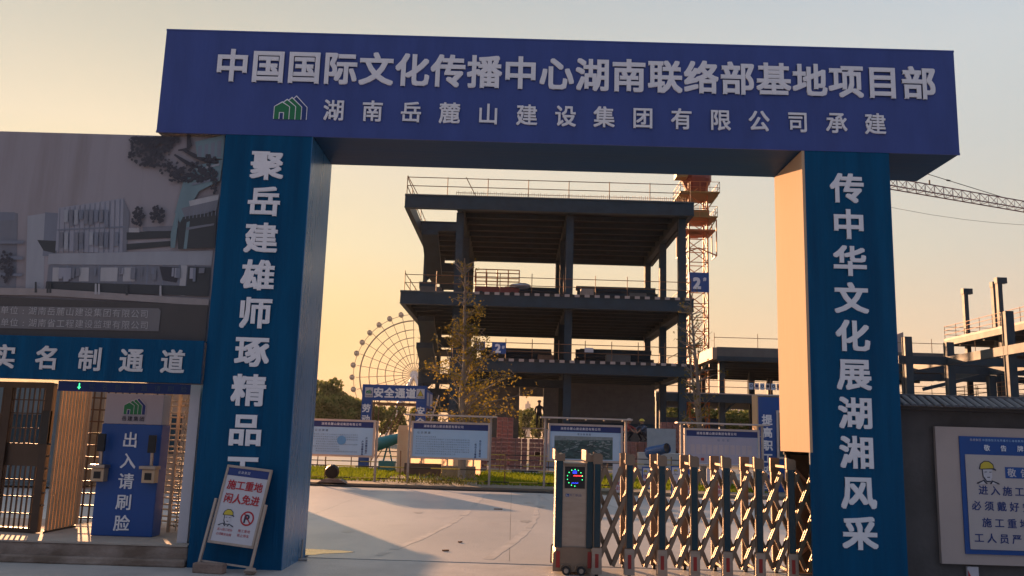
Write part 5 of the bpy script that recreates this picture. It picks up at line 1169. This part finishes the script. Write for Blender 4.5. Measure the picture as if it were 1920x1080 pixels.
def bg_tree(px, ptop, Y, k, label, wide=1.):
    x, z = at(px, ptop, Y); s = z/8.0; t = thing('background_tree', (x, Y, 0), label, 'tree', 'trees beyond the site')
    for nm, me in (('crown', CM[k % 3]), ('trunk', TM)):
        o = bpy.data.objects.new(nm, me); COL.objects.link(o); o.parent = t; o.scale = (s*wide, s*wide, s*1.12 if nm == 'crown' else s); 
    t.rotation_euler.z = k*1.3
TL = [(598, 716, 150, 'tall green tree on the skyline hard against the left gate pillar'), (622, 738, 140, 'green tree second from the left gate pillar on the skyline'), (650, 745, 150, 'low green tree below the left edge of the ferris wheel'), (676, 752, 155, 'low green tree touching the left side of the safety passage'),
      (560, 725, 160, 'green tree hidden mostly behind the left gate pillar'), (700, 765, 150, 'green tree seen through the left half of the safety passage'), (735, 765, 160, 'green tree seen through the right half of the safety passage'), (790, 762, 150, 'green tree behind the pale glowing sheet and the yellow leaved tree'),
      (1238, 768, 130, 'green tree left of the front right column under the building'), (1262, 760, 120, 'pointed green tree touching the front right column on its left'), (1292, 772, 130, 'low green tree between the front right column and the bare tree'), (1325, 776, 135, 'low green tree directly behind the trunk of the bare tree'),
      (1352, 770, 130, 'green tree just right of the bare tree below the second building'), (1384, 766, 125, 'broad green tree under the middle of the second building'), (1412, 768, 130, 'green tree touching the blue display case'),
      (985, 770, 170, 'green tree seen in the left of the dark doorway'), (1012, 774, 160, 'green tree seen in the doorway behind the standing person')]
for i, (px, pt, Y, lb_) in enumerate(TL): bg_tree(px, pt, Y, i, lb_, 1.15)

# ------------------------------------------------------------------ distant city
CT = mat('distant concrete', (.22, .22, .24), .9, var=.1); rr = random.Random(4)
for i, (px, w, pt, lb_) in enumerate(((1226, 12, 768, 'low hazy tower farthest left of the group beside the front right column'), (1240, 12, 756, 'tallest hazy tower left of the front right column'), (1256, 14, 761, 'wide hazy tower touching the front right column on its left'), (1292, 13, 764, 'hazy tower between the front right column and the bare tree'),
    (1336, 14, 762, 'hazy tower just right of the bare tree trunk'), (1354, 15, 766, 'low wide hazy tower under the left of the second building'), (1374, 12, 758, 'tall slim hazy tower under the middle of the second building'), (1396, 16, 763, 'wide hazy tower left of the blue display case'),
    (968, 12, 764, 'hazy tower at the left edge of the dark doorway'), (990, 10, 757, 'tall slim hazy tower in the dark doorway'), (641, 10, 766, 'slim hazy tower above the trees left of the ferris wheel'), (660, 13, 769, 'wide low hazy tower below the ferris wheel'))):
    Y = 2100+rr.uniform(-150, 150); x, z = at(px, pt, Y); ww = w*Y/1621
    t = thing('distant_tower', (x, Y, 0), lb_, 'tower block', 'tower blocks on the far skyline')
    box(x-ww/2, x+ww/2, Y, Y+30, -1, z).build('block', CT, t); box(x-ww*.2, x+ww*.2, Y+5, Y+20, z, z+6).build('roof_room', CT, t)

# ------------------------------------------------------------------ haze
HZ = bpy.data.materials.new('haze'); HZ.use_nodes = True; nt = HZ.node_tree; nt.nodes.clear(); ou = nt.nodes.new('ShaderNodeOutputMaterial'); pv = nt.nodes.new('ShaderNodeVolumePrincipled')
pv.inputs['Color'].default_value = (.95, .92, .9, 1); pv.inputs['Density'].default_value = .00011; pv.inputs['Anisotropy'].default_value = .3; nt.links.new(pv.outputs[0], ou.inputs['Volume'])
HAZE = True
if HAZE:
    o = box(-2600, 2600, -70, 2700, -1.2, 190).build('haze', HZ, kind='stuff'); o['label'] = 'thin evening haze over the whole site'; o['category'] = 'haze'
